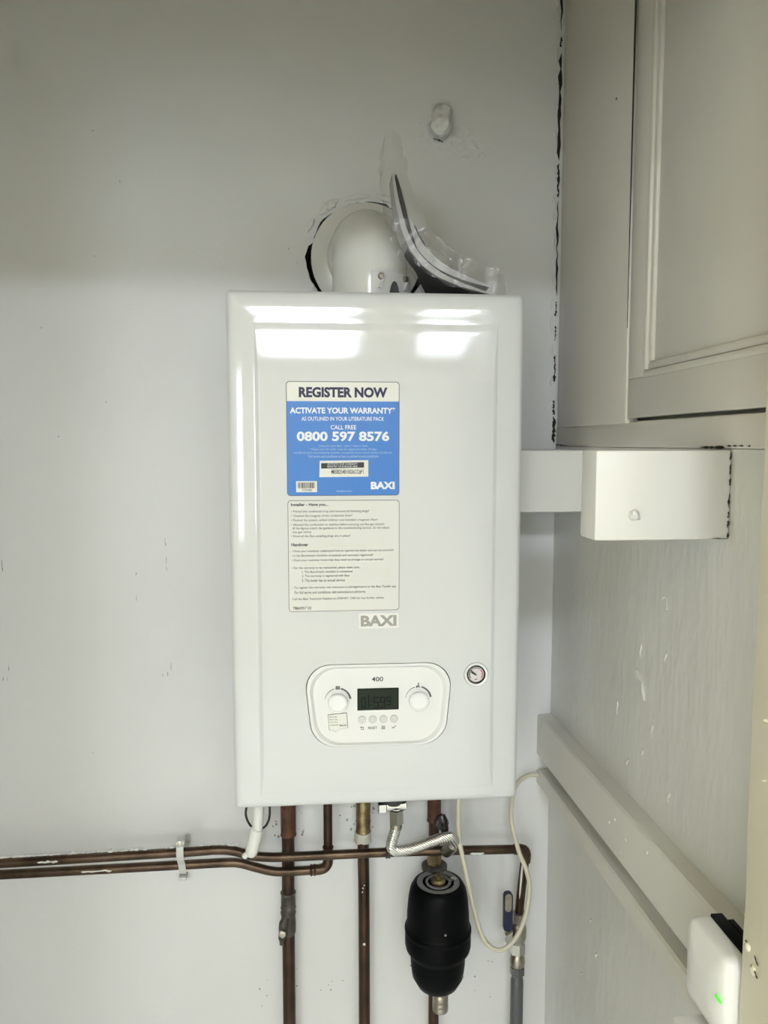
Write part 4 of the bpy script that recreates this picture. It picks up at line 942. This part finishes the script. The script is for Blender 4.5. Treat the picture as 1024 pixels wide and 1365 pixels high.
# magnetic filter
FXC, FYC = 0.1125, -0.100
mf = thing('magnetic_filter', (FXC, FYC, 0.61), 'black plastic magnetic system filter hanging on the pipe below the boiler', 'filter')
bm = bmesh.new(); lathe(bm, [(0.0, 0.0), (0.022, 0.002), (0.034, 0.010), (0.0425, 0.026), (0.0450, 0.045), (0.0455, 0.062), (0.0462, 0.066), (0.0530, 0.074), (0.0545, 0.080), (0.0545, 0.108), (0.0525, 0.113), (0.0515, 0.116), (0.0512, 0.135), (0.0490, 0.160), (0.0460, 0.175), (0.0410, 0.184), (0.0365, 0.187), (0.0360, 0.185), (0.0, 0.185)], (FXC, FYC, 0.645), (0, 0, 1), 56); body = obj('filter_body', bm, 'black', mf, sharp=40)
bm = bmesh.new(); lathe(bm, [(0.0545, 0), (0.0552, 0.002), (0.0552, 0.005), (0.0545, 0.007)], (FXC, FYC, 0.748), (0, 0, 1), 56); obj('body_seam', bm, 'black', body)
bm = bmesh.new(); lathe(bm, [(0.0262, 0), (0.0262, 0.0015), (0.0352, 0.0015), (0.0352, 0)], (FXC, FYC, 0.8300), (0, 0, 1), 56); obj('cap_ring', bm, 'ringgrey', body)
bm = bmesh.new(); lathe(bm, [(0.0170, 0), (0.0170, 0.002), (0.0210, 0.002), (0.0210, 0)], (FXC, FYC, 0.8300), (0, 0, 1), 48); obj('cap_ring', bm, 'ringgrey', body)
bm = bmesh.new(); lathe(bm, [(0.0125, 0), (0.0125, 0.004), (0.0100, 0.007), (0.0055, 0.0075), (0.0055, 0.013), (0.004, 0.014), (0, 0.014)], (FXC, FYC, 0.8300), (0, 0, 1), 24); obj('bleed_screw', bm, 'brass', body)
bm = bmesh.new(); lathe(bm, [(0.0060, 0), (0.0060, 0.003), (0.0048, 0.0040), (0, 0.0040)], (FXC+0.0262, FYC+0.003, 0.8308), (0, 0, 1), 14); obj('cap_stud', bm, 'chrome', body)
bm = bmesh.new(); lathe(bm, [(0.0015, -0.001), (0.0018, 0.0008), (0, 0.0012)], (FXC+0.004, FYC-0.0510, 0.772), (0, -1, 0), 9); obj('front_rivet', bm, 'nickel', body)
bm = bmesh.new(); lathe(bm, [(0.0140, 0), (0.0150, 0.003), (0.0150, 0.016), (0.0130, 0.030), (0.0130, 0.042)], (0.1130, YV-0.022, 0.812), (0, 0, 1), 6); obj('inlet_union', bm, 'brass', mf, sharp=20)
bm = bmesh.new(); lathe(bm, [(0.020, 0), (0.022, 0.003), (0.022, 0.008), (0.018, 0.011)], (0.1130, YV-0.024, 0.826), (0, 0, 1), 24); obj('inlet_collar', bm, 'greyfit', mf)
bm = bmesh.new(); tube(bm, elbow_path((0.1130, YV-0.022, 0.818), (0.1130, YV-0.022, 0.790), (FXC, FYC, 0.790), 0.01, 5), 0.0120, 14); obj('inlet_pipe', bm, 'brass', mf)
bm = bmesh.new(); tube(bm, elbow_path((FXC, FYC, 0.672), (0.1060, YV-0.024, 0.668), (0.1040, YV-0.022, 0.630), 0.01, 5), 0.0115, 14); obj('outlet_union', bm, 'nickel', mf)
bm = bmesh.new(); lathe(bm, [(0.0105, 0), (0.0120, 0.003), (0.0120, 0.016), (0.0095, 0.020)], (0.1060, YV-0.018, 0.622), (0, 0, 1), 6); obj('outlet_nut', bm, 'nickel', mf, sharp=20)
bm = bmesh.new(); lathe(bm, [(0.0105, 0.0), (0.0128, 0.002), (0.0132, 0.008), (0.0126, 0.010), (0.0132, 0.012), (0.0132, 0.016), (0.0126, 0.018), (0.0132, 0.021), (0.0130, 0.028), (0.0115, 0.031), (0.0115, 0.044)], (0.1175, FYC, 0.604), (0, 0, 1), 28); obj('drain_nozzle', bm, 'nickel', mf, sharp=25)

# cream cable from boiler to the batten
bm = bmesh.new(); tube(bm, smooth_path([(0.1480, -0.085, BZ0+0.03), (0.1478, -0.088, 0.985), (0.1474, -0.092, 0.909), (0.1550, -0.110, 0.860), (0.1720, -0.100, 0.7835), (0.1910, -0.095, 0.7235), (0.2175, -0.095, 0.7020), (0.2437, -0.095, 0.7193), (0.2624, -0.092, 0.7583), (0.2694, -0.090, 0.8045), (0.2637, -0.088, 0.8378), (0.2520, -0.080, 0.8690), (0.2440, -0.060, 0.9160), (0.2560, -0.035, 0.9560), (0.2820, -0.016, 0.9680), (0.3035, -0.012, 0.9675)], 8), 0.0038, 12)
obj('cream_cable', bm, 'cable', label='cream cable hanging in a loop from the boiler to the batten', cat='cable')

# ------------------------------------------------------------------ hub, plug and black adaptor by the door jamb
hub = thing('wireless_receiver', (0.27, -0.68, 1.04), 'white rounded receiver box with green light on the side wall', 'receiver')
bm = bmesh.new(); n = 16; rows = []
ol = [(u, v) for u, v in rrect(-0.717, -0.648, 1.042, 1.1195, 0.010, 6)]
cy, cz = -0.6825, 1.0808
for s, x in ((1.0, 0.276), (1.0, 0.266), (0.985, 0.2615), (0.95, 0.2590), (0.88, 0.2570), (0.70, 0.2548), (0.40, 0.2535)):
    rows.append([bm.verts.new((x, cy+(y-cy)*s, cz+(z-cz)*s)) for y, z in ol])
for A, B in zip(rows, rows[1:]):
    for k in range(len(A)): bm.faces.new((A[k], A[(k+1) % len(A)], B[(k+1) % len(A)], B[k]))
bm.faces.new(rows[0]); bm.faces.new(rows[-1][::-1])
obj('shell', bm, 'whiteplastic', hub, sharp=50)
bm = newbox(0.2765, 0.2880, -0.717, -0.6540, 1.05, 1.1215, 0.001); box(bm, 0.2880, 0.2935, -0.717, -0.6640, 1.05, 1.1215, 0.0005); box(bm, 0.2935, 0.3038, -0.710, -0.680, 1.055, 1.085, 0.0005); obj('black_backing', bm, 'black', hub)
bm = bmesh.new(); lathe(bm, [(0.0022, 0), (0.0018, 0.0014), (0, 0.0018)], (0.2542, -0.7040, 1.0840), (-1, 0, 0), 12)
for v in bm.verts: v.co.y = -0.7040+(v.co.y+0.7005)*2.6; v.co.z = 1.0840+(v.co.z-1.0840)*0.9
obj('status_light', bm, 'led', hub, label='green status light')
plug = thing('plug_adaptor', (0.264, -0.69, 0.965), 'white square adaptor directly below the receiver box', 'adaptor')
obj('adaptor_body', newbox(0.238, 0.2865, -0.716, -0.664, 0.965, 1.0325, 0.003), 'whiteplastic', plug)
obj('adaptor_plate', newbox(0.2865, 0.3030, -0.717, -0.650, 0.955, 1.0325, 0.002), 'whiteplastic', plug)

# chips and old screws on the door jamb
for y, z, r_ in ((-0.7300, 1.1415, 0.0036), (-0.7390, 1.1280, 0.0045), (-0.7427, 1.2884, 0.0016), (-0.741, 1.3362, 0.0016)):
    bm = bmesh.new(); lathe(bm, [(r_, -0.0005), (r_*.8, 0.0016), (r_*.3, 0.0026), (0, 0.0026)], (0.268, y, z), (-1, 0, 0), 12)
    for v in bm.verts: v.co += Vector((0, wob(v.co, 400, .0014), wob(v.co+Vector((2, 1, 3)), 400, .0014)))
    obj('paint_lump', bm, 'jamb', trim)
for (y, z), (y2, z2) in (((-0.7415, 1.142), (-0.7470, 1.137)), ((-0.7425, 1.130), (-0.7465, 1.126)), ((-0.7280, 1.1465), (-0.7305, 1.1455))):
    P, W = jag(4, (y, z), (y2, z2), 0.0003, 0.0014, 0.0034, int(z*1e4)); crack('jamb_hole', P, W, 'x', 0.2668, trim, 'rubble')
